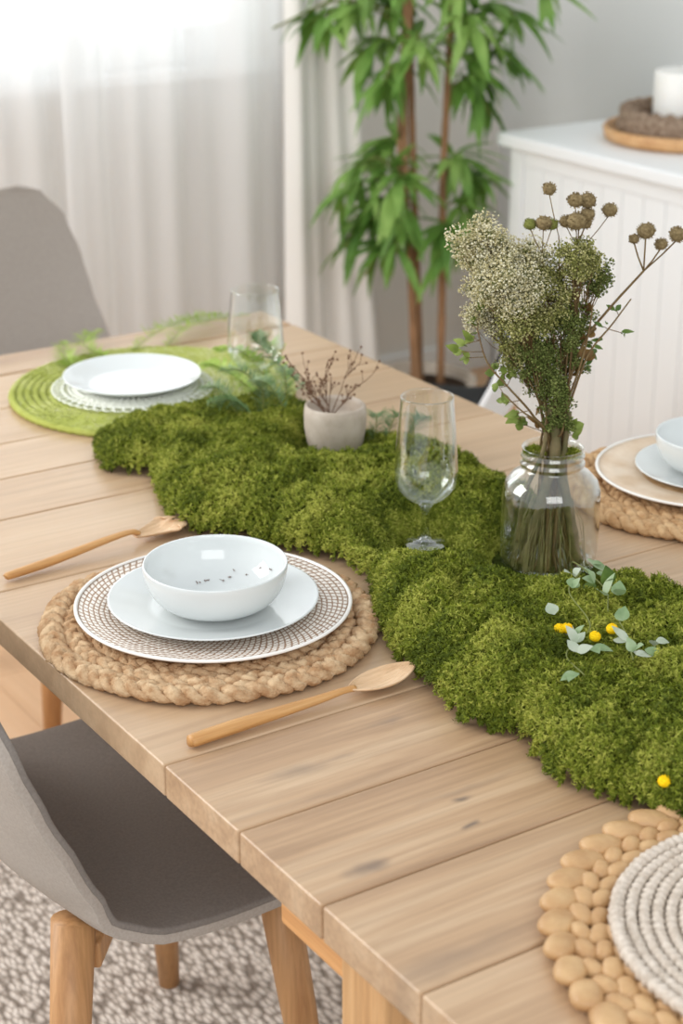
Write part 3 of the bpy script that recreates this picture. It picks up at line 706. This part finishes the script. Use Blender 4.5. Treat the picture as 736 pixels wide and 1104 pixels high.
# ------------------------------------------------------------------ wine glasses
def wine_glass(loc, label, H=.19, rb=.0385, rt=.032, rf=.027, stemh=.052):
    root = empty('wine_glass', loc); tag(root, label, 'glass')
    z0 = stemh
    out = [(.004, z0),(.012,z0+.003),(rb*.62,z0+.010),(rb*.88,z0+.022),(rb,z0+.040),(rb*.985,z0+.055),(rb*.94,z0+.085),(rt*1.02,H-.012),(rt,H)]
    O = spline([(a,0,b) for a,b in out], 6); prof = [(p.x, p.z) for p in O]; inn = [(max(0,p.x-.0012), p.z+.0012 if p.z < z0+.02 else p.z) for p in O][::-1]
    MB().lathe(prof + [(rt-.0006,H+.0007)] + inn[1:], 72).build('bowl', M['thin'], root)
    pr = [(0,0),(rf*.97,0),(rf,.0009),(rf*.96,.0018),(rf*.6,.0035),(.0095,.006),(.0058,.012),(.0048,.024),(.0052,z0-.008),(.0085,z0-.002),(.010,z0+.0025),(0,z0+.0035)]
    MB().lathe(pr, 64).build('stem_and_foot', M['stemglass'], root)
    return root
wine_glass((1.205,1.668,T+.0125), 'clear stemmed wine glass standing in the moss beside the flower jar')
wine_glass((1.338,2.301,T+.001), 'clear stemmed wine glass at the far end by the lime mat', .175, .0435, .0365, .029, .045)

# ------------------------------------------------------------------ concrete pot with twigs
pc = Vector((1.297,2.014,T+.0125))
lathe_obj('concrete_pot', [(0,0),(.028,0),(.034,.003),(.0395,.014),(.0432,.035),(.0438,.055),(.0425,.0665),(.0405,.0685),(.0375,.0675),(.036,.062),(.036,.05),(0,.05)], M['concrete'], tuple(pc), 'small pale grey concrete pot standing on the moss', 'pot', n=64, wob=.006)
def twigs(mb, bud, p, d, L, lev, rr, rad):
    n = 4; pts = [Vector(p)]; dd_ = Vector(d).normalized()
    for i in range(n):
        dd_ = (dd_ + Vector((rr.uniform(-.3,.3),rr.uniform(-.3,.3),rr.uniform(-.15,.25)))*.5).normalized(); pts.append(pts[-1]+dd_*L/n)
    mb.tube(pts, [rad*(1-.12*i) for i in range(n+1)], 5)
    if lev == 0 or rr.random() < .35:
        for q in (pts[-1],): bud.ell(q, ((rad*1.5+.0012,0,0),(0,rad*1.5+.0011,0),(0,0,.0018)), 6, 5)
    if lev > 0:
        for k in range(rr.choice((3,4,4))):
            i = rr.choice((1,2,3,4)); e = (dd_+Vector((rr.uniform(-1,1),rr.uniform(-1,1),rr.uniform(-.2,.9)))*.9).normalized()
            twigs(mb, bud, pts[i], e, L*rr.uniform(.42,.62), lev-1, rr, rad*.72)
tw = empty('dried_twig_sprig', tuple(pc+Vector((0,0,.05)))); tag(tw, 'brown dried twig sprig with tiny buds in the concrete pot', 'dried sprig')
a_ = MB(); b_ = a_; rr = random.Random(5); rv = Vector((.839,-.545,0))
for k, (u_, w_) in enumerate(((-.75,.1),(-.45,-.3),(-.15,.2),(.1,-.1),(.38,.25),(.75,0),(-.95,-.1))):
    twigs(a_, b_, (-.012*rv.x+.004*k*rv.x*.5, .006, .0), rv*u_+Vector((.3,.5,0))*w_+Vector((0,0,1)), .058 if abs(u_) < .7 else .062, 2, rr, .0009)
a_.build('twigs', M['twig'], tw)

# ------------------------------------------------------------------ jar and bouquet
JX, JY = 1.306, 1.553; JZ = T+.0015
RV = Vector((.839,-.545,0)); FV = Vector((.545,.839,0))
def J(u, h, w=0.): return Vector((JX,JY,T)) + RV*u + FV*w + Vector((0,0,h))
out = [(.0,.0),(.050,.0),(.0565,.004),(.0585,.012),(.059,.03),(.059,.085),(.0585,.098),(.0545,.110),(.0455,.1195),(.0375,.1255),(.0358,.129),(.0385,.1315),(.0385,.1335),(.0360,.1355),(.0358,.139),(.0380,.1415),(.0380,.1435),(.0362,.146),(.0362,.150),(.0372,.1515)]
inn = [(max(0,r-.0024), z+(.003 if z < .02 else 0)) for r, z in out][::-1]
jar = lathe_obj('glass_jar', out+[(.0362,.1525)]+inn, M['jarglass'], (JX,JY,JZ), 'clear glass jar holding the dried flower bouquet on the moss', 'jar', n=96)
def rel(pts, o): return [Vector(p)-o for p in pts]
def spray(name, c, r, mat, label, seed, nf, w0, squash=1.0, fl=.0013):
    rr = np.random.default_rng(seed); rp = random.Random(seed)
    u, h = c; C0 = J(u, h, w0); base = J(rp.uniform(-.015,.015), .012, rp.uniform(-.02,.02))
    # bottom of stem stands in the jar
    ang = rp.uniform(0, 2*PI); base = J(.042*math.cos(ang), .010, .042*math.sin(ang)); neck = J(rp.uniform(-.016,.016), .150, rp.uniform(-.014,.014))
    root = empty(name, tuple(base)); tag(root, label, 'dried flowers')
    o = base; s = MB(); main = spline([base, J(0,.08,0).lerp(base,.5), neck, neck.lerp(C0,.5)+Vector((0,0,.012)), C0], 6)
    s.tube(rel(main, o), [.0014-.0009*i/len(main) for i in range(len(main))], 6)
    nodes = []
    for k in range(30):
        d = Vector(rr.normal(0,1,3)).normalized()*(r*rr.uniform(.35,.95)); d.z = d.z*1.05*squash; q = C0 + d; st_ = neck.lerp(C0, rp.uniform(.62,.97))
        s.tube(rel([st_, st_.lerp(q,.5)+Vector((0,0,-.004)), q], o), [.0006,.00045,.0003], 4); nodes.append(q)
    nodes = np.array([tuple(q) for q in nodes]); k = rr.integers(0, len(nodes), nf)
    d = rr.normal(0,1,(nf,3)); d /= np.linalg.norm(d,axis=1,keepdims=True); lim = r*.42*rr.random((nf,1))**.5
    P = nodes[k]+d*lim; P[:,2] += .15*lim[:,0]
    # thin stalks
    S = np.cross(d, rr.normal(0,1,(nf,3))); S /= np.linalg.norm(S,axis=1,keepdims=True)
    V = np.stack([nodes[k]-S*.00018, nodes[k]+S*.00018, P], 1).reshape(-1,3)
    s.build('stems', M['stem'], root)
    npmesh('stalks', V-np.array(o), np.arange(len(V)).reshape(-1,3), M['stemgreen'], root)
    q = (fl*(.6+.8*rr.random((nf,1)))); e = rr.normal(0,1,(nf,3)); e /= np.linalg.norm(e,axis=1,keepdims=True); f_ = np.cross(e, rr.normal(0,1,(nf,3))); f_ /= np.linalg.norm(f_,axis=1,keepdims=True); g_ = np.cross(e,f_)
    O = np.stack([P+e*q, P-e*q, P+f_*q, P-f_*q, P+g_*q*.6, P-g_*q*.6], 1)
    base_i = (np.arange(nf)*6)[:,None,None]; tri = np.array([(0,2,4),(2,1,4),(1,3,4),(3,0,4),(2,0,5),(1,2,5),(3,1,5),(0,3,5)])[None]
    npmesh('florets', O.reshape(-1,3)-np.array(o), (base_i+tri).reshape(-1,3), mat, root, attr=np.repeat(rr.random(nf), 6))
    return root
MASS = [((-.090,.384),.034,'cream',0.01,'cream-white cloud spray at the upper left of the bouquet'),((-.070,.355),.036,'cream',-.02,'cream-white spray in front, left middle of the bouquet'),((-.042,.370),.032,'cream',.02,'cream spray near the top centre of the bouquet'),
        ((-.080,.312),.027,'cream',.015,'pale cream spray at the lower left, above the leafy twig'),((-.044,.312),.036,'olive',-.01,'olive green spray filling the middle left of the bouquet'),((-.014,.338),.036,'olive',.0,'olive green spray in the centre of the bouquet'),
        ((.020,.383),.026,'olive',-.015,'olive green feathery tuft just below the brown button heads'),((.040,.355),.022,'sage',.02,'thin green sprig with fine twigs at the upper right of the bouquet'),((-.020,.265),.030,'sage',.0,'dark green fine spray in the lower middle of the bouquet'),
        ((.000,.222),.022,'sage',-.015,'dark green spray lowest in the bouquet, close above the jar neck'),((.014,.300),.026,'sage',.005,'dark green spray right of centre beside the brown leaves'),((-.044,.258),.022,'olive',.012,'small olive spray at the lower left beside the leafy twig'),((-.018,.232),.020,'sage',.01,'short green tuft low on the left of the bouquet stems'),((.018,.255),.020,'sage',.012,'short green tuft low on the right of the bouquet stems'),((-.045,.345),.030,'cream',-.03,'cream spray nearest the viewer in the upper middle'),((.004,.186),.017,'sage',-.01,'green tuft squeezed right above the jar mouth')]
for i, (c, r_, mt, w0, lab) in enumerate(MASS):
    spray('dried_flower_spray', c, r_*1.08, M[mt], lab, 100+i, int(4200*(r_/.036)**2), w0, fl=.0014)
# button flower stems
def button_stem(heads, node, label, seed, path=None, rs=.0008):
    rp = random.Random(seed); a = rp.uniform(0,6); base = J(.03*math.cos(a), .012, .03*math.sin(a)); neck = J(.006+rp.uniform(-.008,.008), .150, rp.uniform(-.01,.01))
    root = empty('button_flower_stem', tuple(base)); tag(root, label, 'dried flowers', ); s = MB(); nd = J(*node)
    P = spline([base, neck]+([J(*p) for p in path] if path else [neck.lerp(nd,.5)])+[nd], 6); s.tube(rel(P, base), [rs*1.6-(rs*.7)*i/len(P) for i in range(len(P))], 6)
    for (u, h, w, r_, mt) in heads:
        c = J(u, h, w); s.tube(rel([nd, nd.lerp(c,.55)+Vector((0,0,-.004)), c-Vector((0,0,r_*.6))], base), rs*.7, 5)
        b = MB(); n1, n2 = 16, 10
        V = []; 
        b.ell((0,0,0), ((r_,0,0),(0,r_,0),(0,0,r_*.86)), 20, 12)
        b.v = [tuple(Vector(p)*(1+rp.uniform(-.06,.06))) for p in b.v]
        for k in range(110):
            d = Vector((rp.gauss(0,1),rp.gauss(0,1),rp.gauss(0,1))).normalized(); d.z *= .88; q = d*r_*.96; b.leaf(q, d+Vector((rp.uniform(-.4,.4),rp.uniform(-.4,.4),.3)), d, r_*.28, r_*.16, .1, 2, 0)
        o = b.build('flower_head', M[mt], root, True, tuple(c-base))
    s.build('stem', M['stem'], root); return root
button_stem([(-.017,.459,0,0.0076,'button')], (-.004,.405,0), 'tallest single brown button flower on a thin stem', 1)
button_stem([(.012,.447,-.004,0.0087,'button'),(.027,.445,.004,0.0095,'button')], (.018,.41,0), 'pair of brown button flowers at the top of the central cluster', 2)
button_stem([(.014,.424,-.008,0.0110,'button'),(.027,.430,.0,0.0084,'button'),(.004,.421,.004,0.0076,'button'),(.026,.419,.006,0.0074,'button')], (.017,.395,0), 'cluster of four brown button flowers crowded below the topmost pair', 3)
button_stem([(-.037,.419,0,0.0069,'buttongreen'),(-.022,.421,-.003,0.0090,'button'),(-.012,.418,.003,0.0069,'buttongreen')], (-.022,.385,0), 'three small button flowers, two of them green, left of the central cluster', 4)
button_stem([(.052,.435,0,0.0084,'button')], (.026,.395,0), 'single brown button flower to the right of the central cluster', 5)
button_stem([(.081,.402,0,0.0058,'button'),(.094,.411,0,0.0099,'button'),(.112,.396,0,0.0072,'button'),(.130,.407,0,0.0092,'button')], (.094,.365,0), 'long arching stem with four brown button flowers reaching far right', 6,
            [(.010,.21,0),(.030,.28,0),(.055,.318,0)], .0014)
# leafy branches
def leafy_branch(name, path, leaves, label, seed, mat, Lf=.017, Wf=.010):
    rp = random.Random(seed); a = rp.uniform(0,6); base = J(.03*math.cos(a), .012, .03*math.sin(a)); neck = J(-.004, .150, rp.uniform(-.01,.01))
    root = empty(name, tuple(base)); tag(root, label, 'dried branch'); s = MB(); P = spline([base, neck]+[J(*p) for p in path], 6)
    s.tube(rel(P, base), [.0019-.0012*i/len(P) for i in range(len(P))], 6); lf = MB()
    for (u, h) in leaves:
        c = J(u, h, rp.uniform(-.006,.006)); k = min(range(len(P)), key=lambda i: (P[i]-c).length + (0 if P[i].z < c.z+.01 else .02)); s.tube(rel([P[k], c], base), .0005, 4)
        for e in range(3):
            d = Vector((rp.uniform(-1,1),rp.uniform(-1,1),rp.uniform(-.3,.9))) + (c-P[k]).normalized()
            lf.leaf(c-base+Vector((rp.uniform(-.004,.004),0,rp.uniform(-.004,.004))), d, FV*-1+Vector((rp.uniform(-.5,.5),0,.6)), Lf*rp.uniform(.6,1.1), Wf*rp.uniform(.7,1.1), .25, 5, .12)
    s.build('branch', M['stem'], root); lf.build('leaves', mat, root); return root
leafy_branch('leafy_branch', [(-.026,.195,-.01),(-.058,.233,-.015),(-.082,.262,-.015),(-.094,.30,-.01)], [(-.103,.262),(-.112,.270),(-.106,.278),(-.098,.286),(-.070,.246),(-.060,.243),(-.052,.239),(-.100,.304),(-.090,.315),(-.064,.226),(-.056,.207),(-.045,.196)],
             'thin leafy branch with fresh green leaves arching to the left', 21, M['leaf'])
leafy_branch('leafy_branch', [(-.015,.185,-.02),(-.040,.205,-.025),(-.062,.225,-.02)], [(-.044,.190),(-.034,.180),(-.066,.228)], 'short leafy twig with bright leaves just left above the jar neck', 22, M['leaf'])
leafy_branch('leafy_branch', [(.014,.205,-.01),(.034,.268,-.01),(.060,.305,-.01),(.080,.335,-.01)], [(.040,.276),(.048,.285),(.040,.262),(.052,.300),(.066,.318),(.072,.294),(.035,.25)], 'dark leafy branch rising to the right beside the arching stem', 23, M['darkleaf'], .016, .006)
leafy_branch('leafy_branch', [(.012,.21,-.012),(.026,.26,-.014),(.034,.30,-.012),(.037,.33,-.01)], [(.030,.262),(.034,.288),(.024,.245),(.036,.318)], 'woody branch with broad brown leaves right of the middle', 24, M['brownleaf'], .022, .014)
leafy_branch('leafy_branch', [(.006,.175,-.02),(.010,.20,-.02)], [(.016,.172),(.022,.180),(.018,.19),(-.004,.18),(.022,.168)], 'short leafy twig crowded in the jar mouth', 25, M['leaf'], .016, .010)
leafy_branch('leafy_branch', [(-.01,.185,-.015),(-.014,.215,-.012)], [(-.02,.18),(-.014,.2),(-.004,.21),(.008,.215),(.002,.19)], 'short brown leafed twig above the jar neck', 26, M['brownleaf'], .016, .009)
# thick woody stems and dry grass inside the jar
for i, (p, r0, lab) in enumerate(((((-.030,.012,-.02),(-.014,.09,-.022),(.001,.158,-.012),(-.006,.205,-.008)),.0072,'thick woody stem slanting to the left inside the jar'),(((.032,.012,-.018),(.020,.08,-.018),(.004,.150,-.008),(.006,.21,0)),.0068,'thick woody stem slanting to the right inside the jar'),
        (((.004,.012,-.02),(.008,.07,-.014),(.012,.15,-.012),(.016,.20,-.01)),.0040,'thinner woody stem standing upright inside the jar'),(((-.040,.04,-.02),(-.034,.10,-.02),(-.014,.152,-.016),(-.010,.19,-.012)),.0030,'thin pale stem near the left wall of the jar'))):
    P = spline([J(*q) for q in p], 8); o = P[0]
    tag(MB().tube(rel(P, o), [r0*(1-.25*k/len(P))*(1+.10*math.sin(k*1.7)) for k in range(len(P))], 10).build('woody_stem', M['wetstem'], None, True, tuple(o)), lab, 'stem')
b = MB()
for k in range(190):
    a = R.uniform(0,2*PI); r_ = .052*math.sqrt(R.random()); u0, w0 = r_*math.cos(a), r_*math.sin(a)
    if u0 > .012 and R.random() < .75: u0 -= .05
    h = R.uniform(.03,.105); k2 = R.uniform(.45,.95) if h < .08 else R.uniform(.25,.6)
    b.tube([Vector((u0*RV.x+w0*FV.x, u0*RV.y+w0*FV.y, .0)), Vector(((u0*.9)*RV.x+w0*.9*FV.x, u0*.9*RV.y+w0*.9*FV.y, h*.5)), Vector(((u0*k2+R.uniform(-.008,.008))*RV.x+w0*k2*FV.x, u0*k2*RV.y+w0*k2*FV.y, h))], [.0006,.0004,.0002], 4, cap=False)
tag(b.build('dry_grass', M['grass'], None, True, (JX,JY,JZ+.0045)), 'fine dry grass stalks filling the bottom of the glass jar', 'dry grass', kind='stuff')
# moss tufts at the jar mouth
def tuft(loc, r_, label, seed):
    rr = np.random.default_rng(seed); n = 1800; d = rr.normal(0,1,(n,3)); d /= np.linalg.norm(d,axis=1,keepdims=True); d[:,2] = np.abs(d[:,2])*.8-.15
    P = d*r_*(.55+.45*rr.random((n,1))); s = rr.normal(0,1,(n,3))*.0005; t = P+d*.003+rr.normal(0,1,(n,3))*.0016
    V = np.stack([P-s,P+s,t],1).reshape(-1,3); o = npmesh('moss_tuft', V, np.arange(n*3).reshape(-1,3), M['moss'], None, attr=np.repeat(rr.random(n),3), loc=tuple(loc)); tag(o, label, 'moss tuft'); return o
tuft(J(-.022,.147,-.004), .0125, 'small green moss tuft in the left of the jar mouth', 1)
tuft(J(.020,.146,-.008), .012, 'small green moss tuft in the right of the jar mouth', 2)

# ------------------------------------------------------------------ trailing vine and yellow blooms
def vine(name, pts, leaves, label, seed, mats=('sageleaf',), Lf=.026, Wf=.020):
    rp = random.Random(seed); P3 = [Vector((x, y, moss_h(x,y)+dz+.008)) for x, y, dz in pts]; o = P3[0]; P = spline(P3, 8)
    root = empty(name, tuple(o)); tag(root, label, 'vine'); MB().tube(rel(P, o), .0008, 6).build('stem', M['stemgreen'], root)
    for mi, mt in enumerate(mats):
        lf = MB()
        for i, (x, y) in enumerate(leaves):
            if i % len(mats) != mi: continue
            c = Vector((x, y, moss_h(x,y)+rp.uniform(.020,.030))); k = min(range(len(P)), key=lambda q: (P[q]-c).length); d = (c-P[k]); d = d.normalized() if d.length > .001 else Vector((1,0,0))
            for e in range(2): lf.leaf(c-o, d+Vector((rp.uniform(-.9,.9),rp.uniform(-.9,.9),rp.uniform(-.3,.4))), Vector((rp.uniform(-.4,.1),rp.uniform(-.5,.1),1)), Lf*rp.uniform(.55,1.05), Wf*rp.uniform(.6,1), .2, 6, .08)
        lf.build('leaves', M[mt], root)
    return root
vine('trailing_vine', [(1.268,1.455,.012),(1.222,1.41,.018),(1.212,1.345,.010),(1.178,1.30,.010)], [(1.255,1.452),(1.266,1.44),(1.245,1.418),(1.236,1.396),(1.212,1.37),(1.198,1.345),(1.188,1.318),(1.205,1.332),(1.19,1.30),(1.226,1.374),(1.246,1.44)], 'grey-green leafy vine climbing the moss beside the jar', 3, ('sageleaf','darkleaf','sageleaf'))
vine('trailing_vine', [(1.212,1.385,.012),(1.168,1.352,.02),(1.135,1.278,.010),(1.082,1.252,.012),(1.058,1.196,.004)], [(1.188,1.37),(1.166,1.345),(1.098,1.292),(1.10,1.262),(1.088,1.245),(1.108,1.243),(1.07,1.222),(1.055,1.205),(1.13,1.30)], 'silvery leafy vine trailing down the moss left of the yellow blooms', 4, ('paleleaf','sageleaf'), .02, .016)
vine('trailing_vine', [(1.165,1.27,.014),(1.145,1.235,.014),(1.12,1.195,.012)], [(1.152,1.25),(1.136,1.222),(1.148,1.205),(1.165,1.212),(1.112,1.188),(1.128,1.20)], 'short vine with broad grey leaves right of the yellow blooms', 5, ('sageleaf','paleleaf'), .024, .018)
for i, (x, y, lab) in enumerate(((1.122,1.305,'double yellow button bloom on the moss, leftmost of the yellow ones'),(1.126,1.260,'yellow button bloom on the moss, middle of the group of three'),(1.147,1.258,'yellow button bloom on the moss, rightmost of the group of three'),(1.027,1.045,'single yellow button bloom low in the moss near the foreground mat'))):
    z = moss_h(x, y)+.015; root = empty('yellow_bloom', (x,y,z)); tag(root, lab, 'flower')
    b = MB(); hs = [(0,0,0)] if i else [(-.0035,.002,0),(.0035,-.002,.0005)]
    for hh in hs:
        b.ell(hh, ((.0062,0,0),(0,.0062,0),(0,0,.0052)), 14, 10)
        for k in range(60):
            d = Vector((R.gauss(0,1),R.gauss(0,1),abs(R.gauss(0,1)))).normalized(); b.ell(Vector(hh)+d*.0055, ((.001,0,0),(0,.001,0),(0,0,.001)), 5, 4)
    b.build('flower_head', M['yellow'], root); MB().tube([(0,0,-.002),(.002,.003,-.014)], .0007, 5).build('stem', M['stemgreen'], root)

# ------------------------------------------------------------------ sideboard with tray and candle
SX, SY, SZ = 2.775, 3.505, .85
sb = empty('sideboard', (SX+.25, 2.5, 0)); tag(sb, 'white sideboard with grooved beadboard front and thick top by the right wall', 'sideboard')
o3 = Vector((SX+.25,2.5,0))
def sbx(name, boxes, bev=.003):
    b = MB()
    for q in boxes: b.box(q[0]-o3.x, q[1]-o3.x, q[2]-o3.y, q[3]-o3.y, q[4], q[5])
    return b.build(name, M['white_paint'], sb, False, bevel=bev)
sbx('top', [(SX-.028, 3.27, 1.40, SY+.028, SZ-.032, SZ)], .006)
sbx('body', [(SX+.012, 3.262, 1.43, SY, .06, SZ-.0325)], .002)
sbx('corner_post', [(SX-.002, SX+.03, SY-.045, SY+.002, .0, SZ-.033)])
sbx('top_rail', [(SX+.001, SX+.02, 1.43, SY-.046, SZ-.075, SZ-.033)])
sbx('plinth', [(SX+.001, SX+.02, 1.43, SY-.046, .02, .1)])
y = SY-.046
while y > 1.50:
    y2 = y-.072; 
    b = MB().box(SX+.004-o3.x, SX+.012-o3.x, y2+.0008-o3.y, y-.0008-o3.y, .1, SZ-.0755); b.build('panel_board', M['white_paint'], sb, False, bevel=.002); y = y2
trc = Vector((3.06,3.19,SZ)); 
tray = empty('tray', tuple(trc)); tag(tray, 'round pale wooden tray on the white sideboard', 'tray')
MB().lathe([(0,.001),(.185,.001),(.20,.008),(.205,.030),(.200,.036),(.194,.030),(.188,.012),(0,.010)], 96).build('tray_base', M['traywood'], tray)
b = MB()
for k in range(5):
    rr_ = .150+.010*math.sin(k*1.6); pts = []
    for q in range(150):
        t = 2*PI*q/150; a = 26*t+k*1.3; pts.append(((rr_+.010*math.sin(a))*math.cos(t), (rr_+.010*math.sin(a))*math.sin(t), .012+.012*k+.004*math.cos(a)))
    b.tube(pts, .0085, 7, closed=True)
b.lathe([(.140,.0),(.168,.0),(.168,.060),(.140,.060),(.140,0)], 64)
wr = b.build('wicker_wreath', M['wicker'], None, True, (trc.x,trc.y,SZ+.012)); tag(wr, 'brown woven wicker ring basket lying on the round wooden tray', 'wicker basket')
cd = empty('pillar_candle', (trc.x-.012,trc.y+.008,SZ+.0115)); tag(cd, 'thick white pillar candle standing inside the wicker ring', 'candle')
MB().lathe([(0,0),(.073,0),(.075,.003),(.075,.148),(.072,.152),(.064,.152),(.03,.148),(0,.147)], 64).build('wax', M['wax'], cd)
MB().tube([(0,0,.145),(.0005,0,.154),(.003,0,.161)], .0012, 6).build('wick', M['soil'], cd)

# ------------------------------------------------------------------ tall house plant
PX, PY = 2.604, 3.627
pl = empty('tall_house_plant', (PX,PY,0)); tag(pl, 'tall leafy house plant with slender brown canes between curtain and sideboard', 'potted plant')
MB().lathe([(0,0),(.10,0),(.115,.01),(.135,.18),(.14,.22),(.134,.225),(.125,.215),(.12,.19),(0,.19)], 64).build('planter', M['concrete'], pl)
MB().lathe([(0,.2),(.06,.2),(.121,.195)], 32).build('soil', M['soil'], pl)
def Q(u, h, w=0.): return Vector((RV.x*u+FV.x*w, RV.y*u+FV.y*w, h-.87))*.93+Vector((0,0,T+.87))
canes = [[(-.02,-.665,0),(-.035,-.35,.0),(-.062,-.1,.01),(-.066,.15,.0),(-.055,.38,.0),(-.05,.75,0)],[(-.005,-.665,.03),(-.018,-.35,.03),(-.030,-.1,.02),(-.04,.15,.03),(-.044,.38,.02),(-.03,.8,0)],[(.05,-.665,.0),(.049,-.3,.0),(.046,-.1,.0),(.053,.15,.0),(.06,.38,.0),(.075,.8,0)],[(-.01,-.665,-.03),(-.036,-.35,-.02),(-.052,-.1,-.02),(-.056,.2,-.02),(-.03,.5,0)]]
for k, c in enumerate(canes):
    P = spline([Q(*q) for q in c], 8); rd = (.011,.010,.0105,.008)[k]
    MB().tube(P, [rd*(1-.25*i/len(P))*(1+.05*math.sin(i*2.2)) for i in range(len(P))], 10).build('cane', M['cane'], pl)
def pbranch(st, en, nl, seed, L=.13, W=.026):
    rp = random.Random(seed); a = Q(*st); e = Q(*en); P = spline([a, a.lerp(e,.5)+Vector((0,0,.05)), e], 8)
    br = MB().tube(P, .003, 6).build('leafy_twig', M['stemgreen'], pl); b = MB()
    for i in range(nl):
        t = rp.uniform(.25,1); k = int(t*(len(P)-1)); c = P[k]; d0 = (P[min(k+1,len(P)-1)]-P[max(k-1,0)]).normalized()
        th_ = rp.uniform(0,2*PI); d = d0*.7 + Vector((math.cos(th_), math.sin(th_), rp.uniform(-.75,.35)))
        b.leaf(c, d, Vector((rp.uniform(-.3,.3),rp.uniform(-.3,.3),1)), L*rp.uniform(.65,1.15), W*rp.uniform(.8,1.2), rp.uniform(.15,.55), 6, .12)
    b.build('leaves', M['plantleaf'], br)
BR = [((-.05,-.10),(-.20,-.06,0)),((-.05,-.14),(-.24,-.12,-.05)),((-.05,-.18),(-.17,-.20,.06)),((-.05,-.2),(-.22,-.27,0)),((-.05,-.28),(-.16,-.33,-.05)),((-.04,-.1),(-.10,-.12,-.14)),((-.04,-.15),(-.08,-.25,-.14)),((.05,-.1),(.10,-.04,.0)),((.05,-.14),(.16,-.10,.05)),
      ((.05,-.16),(.13,-.24,.02)),((.05,-.22),(.06,-.28,-.1)),((-.05,-.05),(-.12,-.02,.12)),
      ((-.05,.22),(-.17,.24,0)),((-.05,.3),(-.30,.33,0)),((-.05,.34),(-.40,.31,-.02)),((-.05,.18),(-.12,.17,-.1)),((-.04,.25),(-.02,.25,-.15)),((-.04,.3),(-.1,.36,.1)),((.06,.2),(.14,.17,0)),((.06,.25),(.22,.22,.0)),((.06,.3),(.24,.33,.02)),
      ((.06,.28),(.12,.31,-.12)),((.06,.36),(.33,.40,.0)),((-.05,.38),(-.2,.42,0)),((0,.4),(.08,.42,-.08)),((.06,.16),(.17,.08,.02)),((-.05,.42),(-.28,.44,.05)),((-.04,.4),(-.08,.45,-.12))]
for i, (a, e) in enumerate(BR): pbranch(a, e, 22 if i not in (14,22) else 9, 300+i)

# ------------------------------------------------------------------ camera, light
cam = bpy.data.cameras.new('camera'); co = bpy.data.objects.new('camera', cam); col.objects.link(co)
cols = [(.83840,-.54505,-.00162), (.20234,.30848,.92946), (-.50610,-.77959,.36891)]
Mx = Matrix(((cols[0][0],cols[1][0],cols[2][0],0),(cols[0][1],cols[1][1],cols[2][1],0),(cols[0][2],cols[1][2],cols[2][2],1.62),(0,0,0,1)))
co.matrix_world = Mx; cam.sensor_fit = 'VERTICAL'; cam.sensor_height = 36; cam.lens = 1951/1104*36; cam.clip_start = .05
cam.dof.use_dof = True; cam.dof.focus_distance = 1.92; cam.dof.aperture_fstop = 5.4
sc.camera = co
w = bpy.data.worlds.new('daylight'); sc.world = w; w.use_nodes = True; bg = w.node_tree.nodes['Background']
bg.inputs[0].default_value = (.93,.965,1,1); bg.inputs[1].default_value = .97
def area(name, loc, target, sx, sy, power, c=(1,1,1)):
    l = bpy.data.lights.new(name, 'AREA'); l.shape = 'RECTANGLE'; l.size = sx; l.size_y = sy; l.energy = power; l.color = c
    o = bpy.data.objects.new(name, l); col.objects.link(o); o.location = loc; o.rotation_euler = (Vector(target)-Vector(loc)).to_track_quat('-Z','Y').to_euler(); return o
area('assumed_window_light', (-.9,3.3,2.0), (1.1,1.7,.75), 1.3, 1.5, 55, (1,.985,.96))  # added lamp for an assumed left-hand window
area('added_room_fill', (-.6,-1.6,2.5), (2.0,3.4,.9), 2.6, 1.8, 55, (1,.995,.985))  # added fill lamp behind the camera, brightens the curtains and right wall
area('window_sky', (1.4,4.75,1.75), (1.4,4.0,1.6), 2.4, 1.7, 34, (.96,.985,1))
sc.view_settings.view_transform = 'Standard'; sc.view_settings.look = 'None'; sc.view_settings.exposure = 0.; sc.view_settings.gamma = 1
sc.view_settings.use_curve_mapping = False
